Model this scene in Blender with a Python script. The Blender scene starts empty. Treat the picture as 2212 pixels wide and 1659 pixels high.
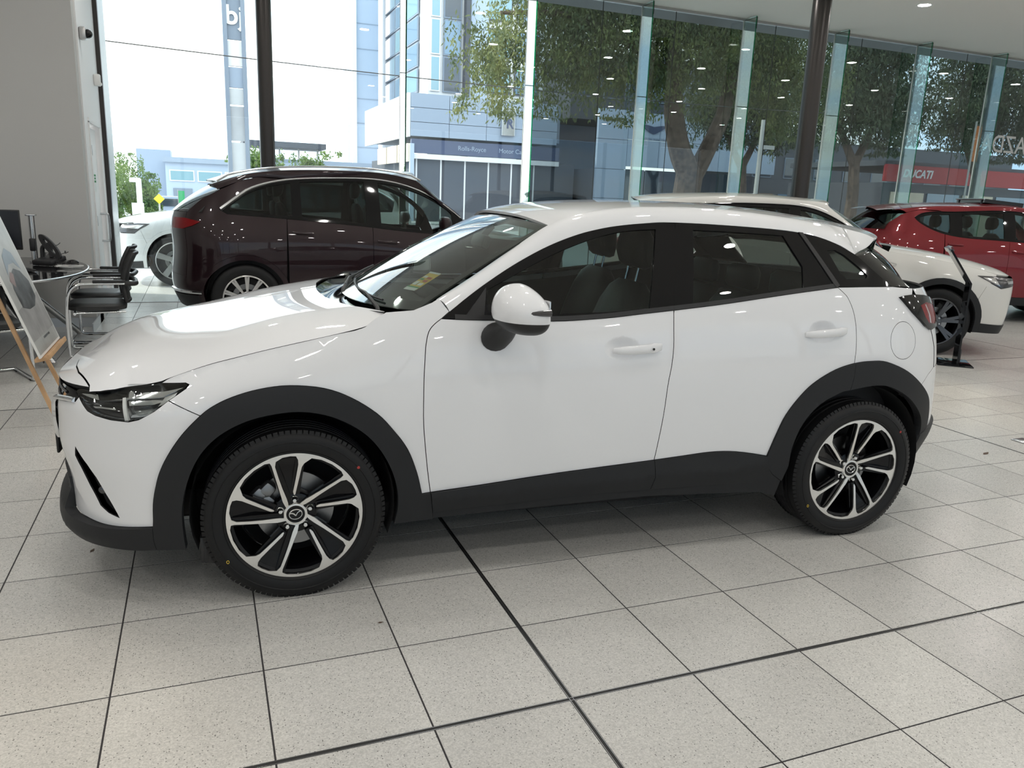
import bpy, bmesh, math, random, bisect
import numpy as np
from mathutils import Vector, Matrix, geometry
random.seed(7)
PI = math.pi
SC = bpy.context.scene
COL = SC.collection

# ---------------------------------------------------------------- camera
# solved from the floor tile grid (tiles 450 mm): focal 1689 px on a 2212 px wide frame
cam_d = bpy.data.cameras.new('camera'); cam = bpy.data.objects.new('camera', cam_d); COL.objects.link(cam)
cam_d.sensor_fit = 'HORIZONTAL'; cam_d.sensor_width = 36.0; cam_d.lens = 36.0 * 1689.03 / 2212
cam_d.clip_start = .05; cam_d.clip_end = 400
_y, _p, _r = 0.3803987, -0.2337946, 0.0404846
_f = Vector((math.sin(_y) * math.cos(_p), math.cos(_y) * math.cos(_p), math.sin(_p)))
_ri = Vector((math.cos(_y), -math.sin(_y), 0)); _up = _ri.cross(_f)
_R = math.cos(_r) * _ri + math.sin(_r) * _up; _U = -math.sin(_r) * _ri + math.cos(_r) * _up
_m = Matrix((_R, _U, -_f)).transposed().to_4x4(); _m.translation = (-1.02176, -1.93932, 1.53556)
cam.matrix_world = _m
cam_d.dof.use_dof = False
SC.camera = cam

# ---------------------------------------------------------------- world, sun, exposure
W = bpy.data.worlds.new('daylight_sky'); SC.world = W; W.use_nodes = True
nt = W.node_tree; nt.nodes.clear()
_o = nt.nodes.new('ShaderNodeOutputWorld'); _b = nt.nodes.new('ShaderNodeBackground')
_tc = nt.nodes.new('ShaderNodeTexCoord'); _ns = nt.nodes.new('ShaderNodeTexNoise'); _rp = nt.nodes.new('ShaderNodeValToRGB')
_mp = nt.nodes.new('ShaderNodeMapping'); _mp.inputs['Scale'].default_value = (1.6, 1.6, 5)
_ns.inputs['Scale'].default_value = 2.2; _ns.inputs['Detail'].default_value = 5
_rp.color_ramp.elements[0].position = .38; _rp.color_ramp.elements[0].color = (.58, .76, 1.0, 1)
_rp.color_ramp.elements[1].position = .58; _rp.color_ramp.elements[1].color = (1.0, .99, .97, 1)
nt.links.new(_tc.outputs['Generated'], _mp.inputs[0]); nt.links.new(_mp.outputs[0], _ns.inputs['Vector'])
nt.links.new(_ns.outputs['Fac'], _rp.inputs[0]); nt.links.new(_rp.outputs[0], _b.inputs[0]); nt.links.new(_b.outputs[0], _o.inputs[0])
_b.inputs[1].default_value = 3.0
sun_d = bpy.data.lights.new('sun', 'SUN'); sun = bpy.data.objects.new('sun', sun_d); COL.objects.link(sun)
sun_d.energy = 5.0; sun_d.angle = .01; sun_d.color = (1.0, .93, .82)
sun.rotation_euler = Vector((.80, -.32, -.62)).to_track_quat('-Z', 'Y').to_euler()
vs = SC.view_settings
vs.view_transform = 'Standard'; vs.look = 'None'; vs.exposure = 0.14; vs.gamma = 1.0; vs.use_curve_mapping = False
SC.cycles.use_denoising = True
SC.cycles.max_bounces = 12; SC.cycles.transparent_max_bounces = 24; SC.cycles.glossy_bounces = 6; SC.cycles.diffuse_bounces = 5; SC.cycles.transmission_bounces = 6
SC.cycles.sample_clamp_indirect = 6.0; SC.cycles.caustics_reflective = False; SC.cycles.caustics_refractive = False
CEIL = 4.47

# ---------------------------------------------------------------- helpers
def tag(o, label=None, cat=None, group=None, kind=None):
    if label: o['label'] = label
    if cat: o['category'] = cat
    if group: o['group'] = group
    if kind: o['kind'] = kind
    return o

def empty(name, loc=(0, 0, 0), rz=0, label=None, cat=None, group=None):
    o = bpy.data.objects.new(name, None); COL.objects.link(o)
    o.location = loc; o.rotation_euler = (0, 0, rz); o.empty_display_size = .2
    return tag(o, label, cat, group)

def link(name, me, parent=None, loc=None):
    o = bpy.data.objects.new(name, me); COL.objects.link(o)
    if parent is not None: o.parent = parent
    if loc is not None: o.location = loc
    return o

def copy_tree(o, parent=None):
    c = o.copy(); COL.objects.link(c); c.parent = parent
    for ch in list(o.children): copy_tree(ch, c)
    return c

class MB:
    """collects geometry; build() links it as one mesh object"""
    def __init__(s): s.v = []; s.f = []; s.m = []; s.n = None; s.flat = []; s.mi = 0; s.fl = False
    def add(s, vs, fs):
        b = len(s.v); s.v += [tuple(q) for q in vs]
        for f in fs: s.f.append([b + i for i in f]); s.m.append(s.mi); s.flat.append(s.fl)
    def box(s, c, d, M=None, bev=0):
        x, y, z = [q / 2 for q in d]
        if bev <= 0:
            vs = [(sx * x, sy * y, sz * z) for sz in (-1, 1) for sy in (-1, 1) for sx in (-1, 1)]
            fs = [(0, 2, 3, 1), (4, 5, 7, 6), (0, 1, 5, 4), (2, 6, 7, 3), (0, 4, 6, 2), (1, 3, 7, 5)]
        else:
            bm = bmesh.new(); bmesh.ops.create_cube(bm, size=1)
            for q in bm.verts: q.co = Vector((q.co.x * d[0], q.co.y * d[1], q.co.z * d[2]))
            bmesh.ops.bevel(bm, geom=bm.edges[:], offset=min(bev, .49 * min(d)), segments=2, profile=.5, affect='EDGES')
            vs = [q.co.copy() for q in bm.verts]; bm.verts.index_update()
            fs = [[q.index for q in f.verts] for f in bm.faces]; bm.free()
        if M is not None: vs = [M @ Vector(q) for q in vs]
        c = Vector(c); s.add([Vector(q) + c for q in vs], fs)
        return s
    def bar(s, a, b, w, h, up=(0, 0, 1), bev=0):
        a, b = Vector(a), Vector(b); d = b - a; L = d.length; d.normalize()
        up = Vector(up); sd = d.cross(up)
        if sd.length < 1e-4: sd = d.cross(Vector((0, 1, 0)))
        sd.normalize(); u = sd.cross(d)
        M = Matrix((d, sd, u)).transposed()
        return s.box((a + b) / 2, (L, w, h), M, bev)
    def tube(s, pts, r, n=10, cap=True, closed=False):
        pts = [Vector(q) for q in pts]; k = len(pts)
        rs = r if hasattr(r, '__len__') else [r] * k
        t0 = (pts[1] - pts[0]).normalized()
        nrm = t0.orthogonal().normalized(); vs = []
        for i, q in enumerate(pts):
            if closed: t = (pts[(i + 1) % k] - pts[i - 1]).normalized()
            else: t = (pts[min(i + 1, k - 1)] - pts[max(i - 1, 0)]).normalized()
            nrm = (nrm - t * nrm.dot(t)).normalized(); bn = t.cross(nrm)
            for j in range(n):
                a = 2 * PI * j / n
                vs.append(q + (nrm * math.cos(a) + bn * math.sin(a)) * rs[i])
        fs = []
        for i in range(k if closed else k - 1):
            for j in range(n):
                i2 = (i + 1) % k
                fs.append((i * n + j, i * n + (j + 1) % n, i2 * n + (j + 1) % n, i2 * n + j))
        if cap and not closed: fs += [tuple(range(n))[::-1], tuple(range((k - 1) * n, k * n))]
        s.add(vs, fs); return s
    def lathe(s, prof, n=48, axis='y', c=(0, 0, 0), closed=False):
        """prof: (radius, along) ; axis y"""
        vs = []; k = len(prof)
        for j in range(n):
            a = 2 * PI * j / n; ca, sa = math.cos(a), math.sin(a)
            for r, h in prof:
                p = {'y': (r * ca, h, r * sa), 'z': (r * ca, r * sa, h), 'x': (h, r * ca, r * sa)}[axis]
                vs.append((p[0] + c[0], p[1] + c[1], p[2] + c[2]))
        fs = []
        for j in range(n):
            for i in range(k if closed else k - 1):
                i2 = (i + 1) % k; j2 = (j + 1) % n
                fs.append((j * k + i, j * k + i2, j2 * k + i2, j2 * k + i))
        s.add(vs, fs); return s
    def grid(s, rows, closed=False):
        k = len(rows[0]); vs = [q for r in rows for q in r]; fs = []
        for i in range(len(rows) - 1):
            for j in range(k if closed else k - 1):
                j2 = (j + 1) % k
                fs.append((i * k + j, i * k + j2, (i + 1) * k + j2, (i + 1) * k + j))
        s.add(vs, fs); return s
    def prism(s, poly, z0, z1, M=None):
        n = len(poly); vs = [(x, y, z0) for x, y in poly] + [(x, y, z1) for x, y in poly]
        fs = [tuple(range(n))[::-1], tuple(range(n, 2 * n))] + [(i, (i + 1) % n, n + (i + 1) % n, n + i) for i in range(n)]
        if M is not None: vs = [M @ Vector(q) for q in vs]
        s.add(vs, fs); return s
    def mesh(s, name, mats, smooth=35):
        me = bpy.data.meshes.new(name); me.from_pydata([tuple(q) for q in s.v], [], s.f)
        for m in (mats if isinstance(mats, (list, tuple)) else [mats]): me.materials.append(m)
        me.polygons.foreach_set('material_index', s.m)
        if smooth:
            me.polygons.foreach_set('use_smooth', [True] * len(s.f))
            if smooth < 180: me.set_sharp_from_angle(angle=math.radians(smooth))
        me.update(); return me
    def build(s, name, mats, parent=None, smooth=35, loc=None):
        return link(name, s.mesh(name, mats, smooth), parent, loc)

def inpoly(x, y, P):
    c = False; j = len(P) - 1
    for i in range(len(P)):
        if (P[i][1] > y) != (P[j][1] > y) and x < (P[j][0] - P[i][0]) * (y - P[i][1]) / (P[j][1] - P[i][1]) + P[i][0]: c = not c
        j = i
    return c

def area2(P): return sum(P[i - 1][0] * P[i][1] - P[i][0] * P[i - 1][1] for i in range(len(P))) / 2

def densify(P, step, closed=True):
    o = []; n = len(P)
    for i in range(n if closed else n - 1):
        a, b = P[i], P[(i + 1) % n]; d = math.hypot(b[0] - a[0], b[1] - a[1]); k = max(1, math.ceil(d / step))
        for j in range(k): o.append((a[0] + (b[0] - a[0]) * j / k, a[1] + (b[1] - a[1]) * j / k))
    if not closed: o.append(P[-1])
    return o

def inset(P, d):
    if d == 0: return P
    n = len(P); o = []
    for i in range(n):
        a, b, c = P[i - 1], P[i], P[(i + 1) % n]
        e1 = (b[0] - a[0], b[1] - a[1]); e2 = (c[0] - b[0], c[1] - b[1])
        l1 = math.hypot(*e1) or 1e-9; l2 = math.hypot(*e2) or 1e-9
        n1 = (-e1[1] / l1, e1[0] / l1); n2 = (-e2[1] / l2, e2[0] / l2)
        m = (n1[0] + n2[0], n1[1] + n2[1]); L = math.hypot(*m)
        if L < .3: o.append((b[0] + n1[0] * d, b[1] + n1[1] * d)); continue
        m = (m[0] / L, m[1] / L); k = d / max(m[0] * n1[0] + m[1] * n1[1], .45)
        o.append((b[0] + m[0] * k, b[1] + m[1] * k))
    return o

def smooth_line(P, n=8, closed=False):
    """Catmull-Rom through points"""
    P = [tuple(q) for q in P]; k = len(P); o = []
    for i in range(k if closed else k - 1):
        p1, p2 = P[i], P[(i + 1) % k]
        p0 = P[i - 1] if (i > 0 or closed) else tuple(2 * a - b for a, b in zip(p1, p2))
        p3 = P[(i + 2) % k] if (i + 2 < k or closed) else tuple(2 * a - b for a, b in zip(p2, p1))
        for j in range(n):
            t = j / n
            o.append(tuple(.5 * (2 * b + (c - a) * t + (2 * a - 5 * b + 4 * c - d) * t * t + (3 * b - a - 3 * c + d) * t ** 3) for a, b, c, d in zip(p0, p1, p2, p3)))
    if not closed: o.append(P[-1])
    return o

def panel_mesh(name, mats, poly, surf, holes=(), step=.035, edge=.018, gap=0., depth=.012, off=0., mirror=0, extra=(), both=False):
    """trimmed sheet: polygon (a,b) mapped by surf(a,b)->xyz, exact surface normals, folded-back rim. mirror: 1 = far side (y flipped); both = one mesh with both halves"""
    loops = []
    P0 = list(poly)
    if area2(P0) < 0: P0.reverse()
    loops.append(inset(densify(P0, edge), gap))
    for h in holes:
        h = list(h)
        if area2(h) > 0: h.reverse()
        loops.append(inset(densify(h, edge), gap))
    pts = []; edges = []
    for L in loops:
        b = len(pts); pts += L; edges += [(b + i, b + (i + 1) % len(L)) for i in range(len(L))]
    xs = [q[0] for q in loops[0]]; ys = [q[1] for q in loops[0]]
    bp = np.array(pts)
    x = min(xs) + step * .5; grid_pts = []
    row = 0
    while x < max(xs):
        yy = min(ys) + step * (.25 + .5 * (row % 2))
        while yy < max(ys):
            grid_pts.append((x, yy)); yy += step
        x += step * .87; row += 1
    grid_pts += list(extra)
    for q in grid_pts:
        if inpoly(q[0], q[1], loops[0]) and not any(inpoly(q[0], q[1], h) for h in loops[1:]):
            if ((bp[:, 0] - q[0]) ** 2 + (bp[:, 1] - q[1]) ** 2).min() > (.45 * edge) ** 2: pts.append(q)
    vo, eo, fo, *_ = geometry.delaunay_2d_cdt([Vector(q) for q in pts], edges, [], 0, 1e-6)
    tri = []
    for f in fo:
        cx = sum(vo[i].x for i in f) / 3; cy = sum(vo[i].y for i in f) / 3
        if inpoly(cx, cy, loops[0]) and not any(inpoly(cx, cy, h) for h in loops[1:]): tri.append(tuple(f))
    e = 1e-4; V = []; N = []
    def nrm(a, b):
        p = Vector(surf(a, b)); du = Vector(surf(a + e, b)) - Vector(surf(a - e, b)); dv = Vector(surf(a, b + e)) - Vector(surf(a, b - e))
        n = du.cross(dv)
        if n.length < 1e-14: n = Vector((0, 0, 1))
        return p, n.normalized()
    for q in vo:
        p, n = nrm(q.x, q.y); V.append(p + n * off); N.append(n)
    F = list(tri)
    used = {}
    for t in tri:
        for i in range(3):
            k = (t[i], t[(i + 1) % 3]); used[k] = 1
    rim = [k for k in used if (k[1], k[0]) not in used]
    if depth:
        for a, b in rim:
            d = (V[b] - V[a]); d = d.normalized() if d.length > 1e-9 else Vector((1, 0, 0))
            o = d.cross((N[a] + N[b]).normalized())
            i = len(V)
            V += [V[a].copy(), V[b].copy(), V[b] - N[b] * depth, V[a] - N[a] * depth]; N += [(N[a] * .35 + o).normalized(), (N[b] * .35 + o).normalized(), o, o]
            F.append((i, i + 3, i + 2, i + 1))
    me = bpy.data.meshes.new(name)
    if mirror or both:
        Vm = [Vector((q.x, -q.y, q.z)) for q in V]; Nm = [Vector((q.x, -q.y, q.z)) for q in N]; Fm = [tuple(reversed(f)) for f in F]
        if both:
            b = len(V); V = V + Vm; N = N + Nm; F = F + [tuple(i + b for i in f) for f in Fm]
        else: V, N, F = Vm, Nm, Fm
    me.from_pydata([tuple(q) for q in V], [], F)
    for m in (mats if isinstance(mats, (list, tuple)) else [mats]): me.materials.append(m)
    me.polygons.foreach_set('use_smooth', [True] * len(F))
    if len(me.materials) > 1: me.polygons.foreach_set('material_index', [0 if len(f) == 3 else 1 for f in F])
    me.update()
    me.normals_split_custom_set_from_vertices([tuple(q) for q in N])
    return me

def panel(name, mats, poly, surf, parent=None, **k):
    return link(name, panel_mesh(name, mats, poly, surf, **k), parent)

def sheet_mesh(name, mats, f, nu, nv, thick=0.0, flip=False):
    """regular grid from f(u,v), u,v in 0..1 with exact normals"""
    e = 1e-4; V = []; N = []; F = []
    for i in range(nu + 1):
        for j in range(nv + 1):
            u, v = i / nu, j / nv
            p = Vector(f(u, v)); du = Vector(f(min(u + e, 1), v)) - Vector(f(max(u - e, 0), v)); dv = Vector(f(u, min(v + e, 1))) - Vector(f(u, max(v - e, 0)))
            n = du.cross(dv); n = n.normalized() if n.length > 1e-14 else (N[-1] if N else Vector((0, 0, 1)))
            if flip: n = -n
            V.append(p); N.append(n)
    w = nv + 1
    for i in range(nu):
        for j in range(nv):
            q = (i * w + j, (i + 1) * w + j, (i + 1) * w + j + 1, i * w + j + 1)
            F.append(q[::-1] if flip else q)
    if thick:
        ring = [(i, 0) for i in range(nu)] + [(nu, j) for j in range(nv)] + [(i, nv) for i in range(nu, 0, -1)] + [(0, j) for j in range(nv, 0, -1)]
        R = [i * w + j for i, j in ring]
        for a, b in zip(R, R[1:] + R[:1]):
            d = V[b] - V[a]; d = d.normalized() if d.length > 1e-9 else Vector((1, 0, 0))
            o = d.cross(N[a]) * (-1 if flip else 1)
            i = len(V); V += [V[a].copy(), V[b].copy(), V[b] - N[b] * thick, V[a] - N[a] * thick]; N += [o] * 4
            F.append((i, i + 1, i + 2, i + 3) if flip else (i, i + 3, i + 2, i + 1))
    me = bpy.data.meshes.new(name); me.from_pydata([tuple(q) for q in V], [], F)
    for m in (mats if isinstance(mats, (list, tuple)) else [mats]): me.materials.append(m)
    me.polygons.foreach_set('use_smooth', [True] * len(F)); me.update()
    me.normals_split_custom_set_from_vertices([tuple(q) for q in N])
    return me

def text_mesh(name, txt, size, mat, parent=None, M=None, extrude=.004, bold=0.0, shear=0, align='CENTER'):
    cu = bpy.data.curves.new(name, 'FONT'); cu.body = txt; cu.size = size; cu.align_x = align; cu.align_y = 'CENTER'; cu.extrude = extrude; cu.offset = bold; cu.shear = shear
    o = bpy.data.objects.new(name + '_tmp', cu); COL.objects.link(o)
    dg = bpy.context.evaluated_depsgraph_get(); me = bpy.data.meshes.new_from_object(o.evaluated_get(dg))
    bpy.data.objects.remove(o); bpy.data.curves.remove(cu)
    me.name = name; me.materials.clear(); me.materials.append(mat)
    if M is not None: me.transform(M)
    return link(name, me, parent)

# ---------------------------------------------------------------- materials
MT = {}
def pmat(name, col, rough=.5, metal=0., spec=.5, coat=0., coat_r=.03, emit=None, es=0., noise=None, bump=None, trans=0., alpha=1.):
    m = bpy.data.materials.new(name); m.use_nodes = True; n = m.node_tree; b = n.nodes['Principled BSDF']
    b.inputs['Base Color'].default_value = (*col, 1); b.inputs['Roughness'].default_value = rough; b.inputs['Metallic'].default_value = metal
    b.inputs['Specular IOR Level'].default_value = spec; b.inputs['Coat Weight'].default_value = coat; b.inputs['Coat Roughness'].default_value = coat_r
    if trans: b.inputs['Transmission Weight'].default_value = trans
    if emit: b.inputs['Emission Color'].default_value = (*emit, 1); b.inputs['Emission Strength'].default_value = es
    if noise or bump:
        tc = n.nodes.new('ShaderNodeTexCoord')
    if noise:
        sc, amt, det = noise
        t = n.nodes.new('ShaderNodeTexNoise'); t.inputs['Scale'].default_value = sc; t.inputs['Detail'].default_value = det
        r = n.nodes.new('ShaderNodeValToRGB')
        r.color_ramp.elements[0].position = .3; r.color_ramp.elements[1].position = .7
        r.color_ramp.elements[0].color = (*[max(0, c * (1 - amt)) for c in col], 1); r.color_ramp.elements[1].color = (*[min(1, c * (1 + amt)) for c in col], 1)
        n.links.new(tc.outputs['Object'], t.inputs['Vector']); n.links.new(t.outputs['Fac'], r.inputs[0]); n.links.new(r.outputs[0], b.inputs['Base Color'])
    if bump:
        sc, st = bump
        t = n.nodes.new('ShaderNodeTexNoise'); t.inputs['Scale'].default_value = sc; t.inputs['Detail'].default_value = 3
        bp = n.nodes.new('ShaderNodeBump'); bp.inputs['Strength'].default_value = st; bp.inputs['Distance'].default_value = .01
        n.links.new(tc.outputs['Object'], t.inputs['Vector']); n.links.new(t.outputs['Fac'], bp.inputs['Height']); n.links.new(bp.outputs[0], b.inputs['Normal'])
    MT[name] = m; return m

def glassmat(name, tint, ior=1.5, rough=0.0, mult=1.0):
    """thin sheet of glass: tinted see-through plus Fresnel reflection, the same from either face"""
    m = bpy.data.materials.new(name); m.use_nodes = True; n = m.node_tree; n.nodes.clear()
    o = n.nodes.new('ShaderNodeOutputMaterial'); mx = n.nodes.new('ShaderNodeMixShader'); fr = n.nodes.new('ShaderNodeFresnel'); ge = n.nodes.new('ShaderNodeNewGeometry')
    t = n.nodes.new('ShaderNodeBsdfTransparent'); g = n.nodes.new('ShaderNodeBsdfGlossy')
    io = n.nodes.new('ShaderNodeMapRange'); io.inputs['To Min'].default_value = ior; io.inputs['To Max'].default_value = 1 / ior
    n.links.new(ge.outputs['Backfacing'], io.inputs[0]); n.links.new(io.outputs[0], fr.inputs[0])
    t.inputs[0].default_value = (*tint, 1); g.inputs['Roughness'].default_value = rough; g.inputs[0].default_value = (1, 1, 1, 1)
    ml = n.nodes.new('ShaderNodeMath'); ml.operation = 'MULTIPLY'; ml.inputs[1].default_value = mult; ml.use_clamp = True
    n.links.new(fr.outputs[0], ml.inputs[0]); n.links.new(ml.outputs[0], mx.inputs[0]); n.links.new(t.outputs[0], mx.inputs[1]); n.links.new(g.outputs[0], mx.inputs[2]); n.links.new(mx.outputs[0], o.inputs[0])
    MT[name] = m; return m

pmat('paint_white', (.79, .80, .82), .45, coat=1.0, coat_r=.02)
pmat('paint_pearl', (.66, .65, .62), .45, coat=1.0, coat_r=.03)
pmat('paint_maroon', (.013, .003, .0055), .35, metal=.25, spec=.3, coat=.7, coat_r=.02)
pmat('paint_red', (.17, .003, .009), .35, metal=.35, spec=.3, coat=.8, coat_r=.03)
pmat('paint_silver_white', (.78, .80, .82), .4, coat=1.0)
pmat('cladding', (.014, .015, .017), .58, spec=.35)
pmat('black_plastic', (.012, .012, .013), .45)
pmat('black_gloss', (.004, .004, .005), .05, spec=.4)
pmat('rubber', (.005, .0052, .006), .55, spec=.35)
pmat('liner', (.006, .006, .007), .9)
pmat('chrome', (.78, .79, .80), .08, metal=1)
pmat('satin_chrome', (.60, .61, .62), .25, metal=1)
pmat('alloy_machined', (.80, .79, .77), .26, metal=1)
pmat('alloy_black', (.004, .004, .005), .12, spec=.3)
pmat('alloy_grey', (.10, .105, .115), .3, metal=.8)
pmat('alloy_silver', (.62, .62, .62), .28, metal=1)
pmat('brake_steel', (.28, .28, .28), .35, metal=1)
pmat('caliper', (.25, .26, .27), .4, metal=.9)
pmat('leather_black', (.020, .021, .022), .42, bump=(160, .15))
pmat('leather_grey', (.10, .105, .10), .42, bump=(160, .12))
pmat('interior_dark', (.016, .016, .017), .7)
pmat('interior_mid', (.10, .10, .10), .8)
pmat('tail_red', (.20, .004, .006), .15, spec=.3)
pmat('lamp_dark', (.10, .10, .105), .22, metal=.8)
pmat('lamp_silver', (.30, .31, .32), .25, metal=.9)
pmat('lamp_reflector', (.75, .76, .78), .12, metal=1)
pmat('sticker_yellow', (.75, .52, .05), .6)
pmat('sticker_white', (.75, .78, .76), .6)
pmat('sticker_green', (.05, .30, .10), .6)
pmat('sticker_red', (.45, .05, .04), .6)
pmat('wall_paint', (.50, .50, .49), .85, bump=(60, .03))
pmat('ceiling_paint', (.90, .885, .84), .85)
pmat('white_paint', (.80, .80, .80), .6)
pmat('aluminium', (.52, .52, .52), .35, metal=1)
pmat('steel_dark', (.050, .045, .043), .32, metal=.6)
pmat('wood', (.55, .34, .18), .55, noise=(9, .18, 4))
pmat('grout', (.035, .033, .035), .9)
pmat('joint_rubber', (.02, .02, .02), .6)
pmat('screen', (.012, .013, .018), .15)
pmat('keys', (.02, .02, .022), .5)
pmat('sign_white', (.8, .8, .78), .5)
pmat('sign_frost', (.45, .46, .46), .5)
pmat('lampglow', (1, 1, 1), .5, emit=(1.0, .965, .92), es=185.0)
pmat('lamppanel', (1, 1, 1), .5)
glassmat('glass_clear', (.93, .97, .955))
glassmat('glass_tint', (.52, .58, .58), mult=1.2)
glassmat('glass_fill', (.50, .53, .54))
glassmat('glass_fin', (.72, .83, .79), mult=3.6)
glassmat('glass_edge', (.10, .62, .40))
glassmat('car_glass', (.46, .52, .49))
glassmat('car_glass_wind', (.60, .67, .63), mult=1.2)
glassmat('car_glass_dark', (.20, .23, .22))
glassmat('lamp_cover', (.88, .9, .9))
glassmat('table_glass', (.10, .105, .11), mult=1.6)

def tile_mat():
    m = bpy.data.materials.new('terrazzo_tile'); m.use_nodes = True; n = m.node_tree; b = n.nodes['Principled BSDF']
    g = n.nodes.new('ShaderNodeNewGeometry'); oi = n.nodes.new('ShaderNodeObjectInfo')
    v1 = n.nodes.new('ShaderNodeTexVoronoi'); v1.inputs['Scale'].default_value = 230; v1.inputs['Randomness'].default_value = 1
    v2 = n.nodes.new('ShaderNodeTexVoronoi'); v2.inputs['Scale'].default_value = 150
    ns = n.nodes.new('ShaderNodeTexNoise'); ns.inputs['Scale'].default_value = 1.3; ns.inputs['Detail'].default_value = 3
    nd = n.nodes.new('ShaderNodeTexNoise'); nd.inputs['Scale'].default_value = 160; nd.inputs['Detail'].default_value = 2
    for t in (v1, v2, ns, nd): n.links.new(g.outputs['Position'], t.inputs['Vector'])
    r1 = n.nodes.new('ShaderNodeValToRGB'); e = r1.color_ramp.elements          # fine chips, light and grey
    e[0].position = .0; e[0].color = (.49, .485, .465, 1); e[1].position = 1.; e[1].color = (.66, .65, .62, 1)
    sp = n.nodes.new('ShaderNodeSeparateColor'); n.links.new(v1.outputs['Color'], sp.inputs[0]); n.links.new(sp.outputs[0], r1.inputs[0])
    sp2 = n.nodes.new('ShaderNodeSeparateColor'); n.links.new(v2.outputs['Color'], sp2.inputs[0])
    th = n.nodes.new('ShaderNodeMath'); th.operation = 'GREATER_THAN'; th.inputs[1].default_value = .86; n.links.new(sp2.outputs[0], th.inputs[0])
    lt = n.nodes.new('ShaderNodeMath'); lt.operation = 'LESS_THAN'; lt.inputs[1].default_value = .30; n.links.new(v2.outputs['Distance'], lt.inputs[0])
    mu = n.nodes.new('ShaderNodeMath'); mu.operation = 'MULTIPLY'; n.links.new(th.outputs[0], mu.inputs[0]); n.links.new(lt.outputs[0], mu.inputs[1])
    mx = n.nodes.new('ShaderNodeMix'); mx.data_type = 'RGBA'; mx.inputs[7].default_value = (.20, .195, .185, 1)
    n.links.new(mu.outputs[0], mx.inputs[0]); n.links.new(r1.outputs[0], mx.inputs[6])
    hs = n.nodes.new('ShaderNodeHueSaturation'); n.links.new(mx.outputs[2], hs.inputs['Color'])
    a = n.nodes.new('ShaderNodeMapRange'); a.inputs['To Min'].default_value = .93; a.inputs['To Max'].default_value = 1.07; n.links.new(oi.outputs['Random'], a.inputs[0])
    a2 = n.nodes.new('ShaderNodeMapRange'); a2.inputs['From Min'].default_value = .3; a2.inputs['From Max'].default_value = .7; a2.inputs['To Min'].default_value = .94; a2.inputs['To Max'].default_value = 1.05; n.links.new(ns.outputs['Fac'], a2.inputs[0])
    mm = n.nodes.new('ShaderNodeMath'); mm.operation = 'MULTIPLY'; n.links.new(a.outputs[0], mm.inputs[0]); n.links.new(a2.outputs[0], mm.inputs[1]); n.links.new(mm.outputs[0], hs.inputs['Value'])
    n.links.new(hs.outputs[0], b.inputs['Base Color'])
    b.inputs['Roughness'].default_value = .24; b.inputs['Specular IOR Level'].default_value = .55
    MT['tile'] = m
tile_mat()

# ---------------------------------------------------------------- floor: 450 mm terrazzo tiles on a grout bed
T = .45; GAP = .0055
XLO, XHI, YLO, YHI = -9.0, 19.8, -9.0, 9.36
b = MB(); b.box(((XLO + XHI) / 2, (YLO + YHI) / 2, -.0510), (XHI - XLO, YHI - YLO, .10))
FLOOR = b.build('floor', MT['grout'], smooth=0); tag(FLOOR, kind='structure')
def pix(q):
    d = Vector(q) - cam.matrix_world.translation
    x, y, z = d.dot(_R), d.dot(_U), d.dot(_f)
    return (1106 + 1689 * x / z, 829.5 - 1689 * y / z, z) if z > .05 else (-9999, -9999, z)
JW = .018
tmesh = {}
def tile_shape(x0, x1, y0, y1):
    w, h = round(x1 - x0, 4), round(y1 - y0, 4)
    if (w, h) not in tmesh:
        m = MB(); bv = .0005; z = 0.
        m.add([(-w / 2, -h / 2, -.006), (w / 2, -h / 2, -.006), (w / 2, h / 2, -.006), (-w / 2, h / 2, -.006), (-w / 2, -h / 2, -bv), (w / 2, -h / 2, -bv), (w / 2, h / 2, -bv), (-w / 2, h / 2, -bv),
               (-w / 2 + bv, -h / 2 + bv, z), (w / 2 - bv, -h / 2 + bv, z), (w / 2 - bv, h / 2 - bv, z), (-w / 2 + bv, h / 2 - bv, z)],
              [(8, 9, 10, 11)] + [(i, (i + 1) % 4, 4 + (i + 1) % 4, 4 + i) for i in range(4)] + [(4 + i, 4 + (i + 1) % 4, 8 + (i + 1) % 4, 8 + i) for i in range(4)])
        tmesh[(w, h)] = m.mesh('tile', MT['tile'], smooth=0)
    return tmesh[(w, h)]
cells = []
for i in range(int(XLO / T), int(XHI / T)):
    for j in range(int(YLO / T), int(YHI / T) + 1):
        x0, x1, y0, y1 = i * T + GAP / 2, (i + 1) * T - GAP / 2, j * T + GAP / 2, min((j + 1) * T - GAP / 2, YHI)
        if y1 - y0 < .05: continue
        if i % 9 == 0: x0 += (JW - GAP) / 2
        if i % 9 == 8: x1 -= (JW - GAP) / 2
        if j % 9 == 0: y0 += (JW - GAP) / 2
        if j % 9 == 8: y1 -= (JW - GAP) / 2
        c = ((x0 + x1) / 2, (y0 + y1) / 2, 0); u, v, d = pix(c)
        vis = any(-20 < pix((a, b_, 0))[0] < 2232 and -20 < pix((a, b_, 0))[1] < 1680 for a in (x0, x1) for b_ in (y0, y1))
        cells.append((0 if vis else 1, d if d > 0 else 99, c, (x0, x1, y0, y1)))
cells.sort(key=lambda q: q[:2])
rest = MB()
for n, (nv, d, c, ex) in enumerate(cells):
    m = tile_shape(*ex)
    if n < 300 and nv == 0: link('tile', m, FLOOR, c)
    else: rest.add([(q.co.x + c[0], q.co.y + c[1], q.co.z) for q in m.vertices], [tuple(f.vertices) for f in m.polygons])
tag(rest.build('tile_field', MT['tile'], FLOOR, smooth=0), kind='stuff')
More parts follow.
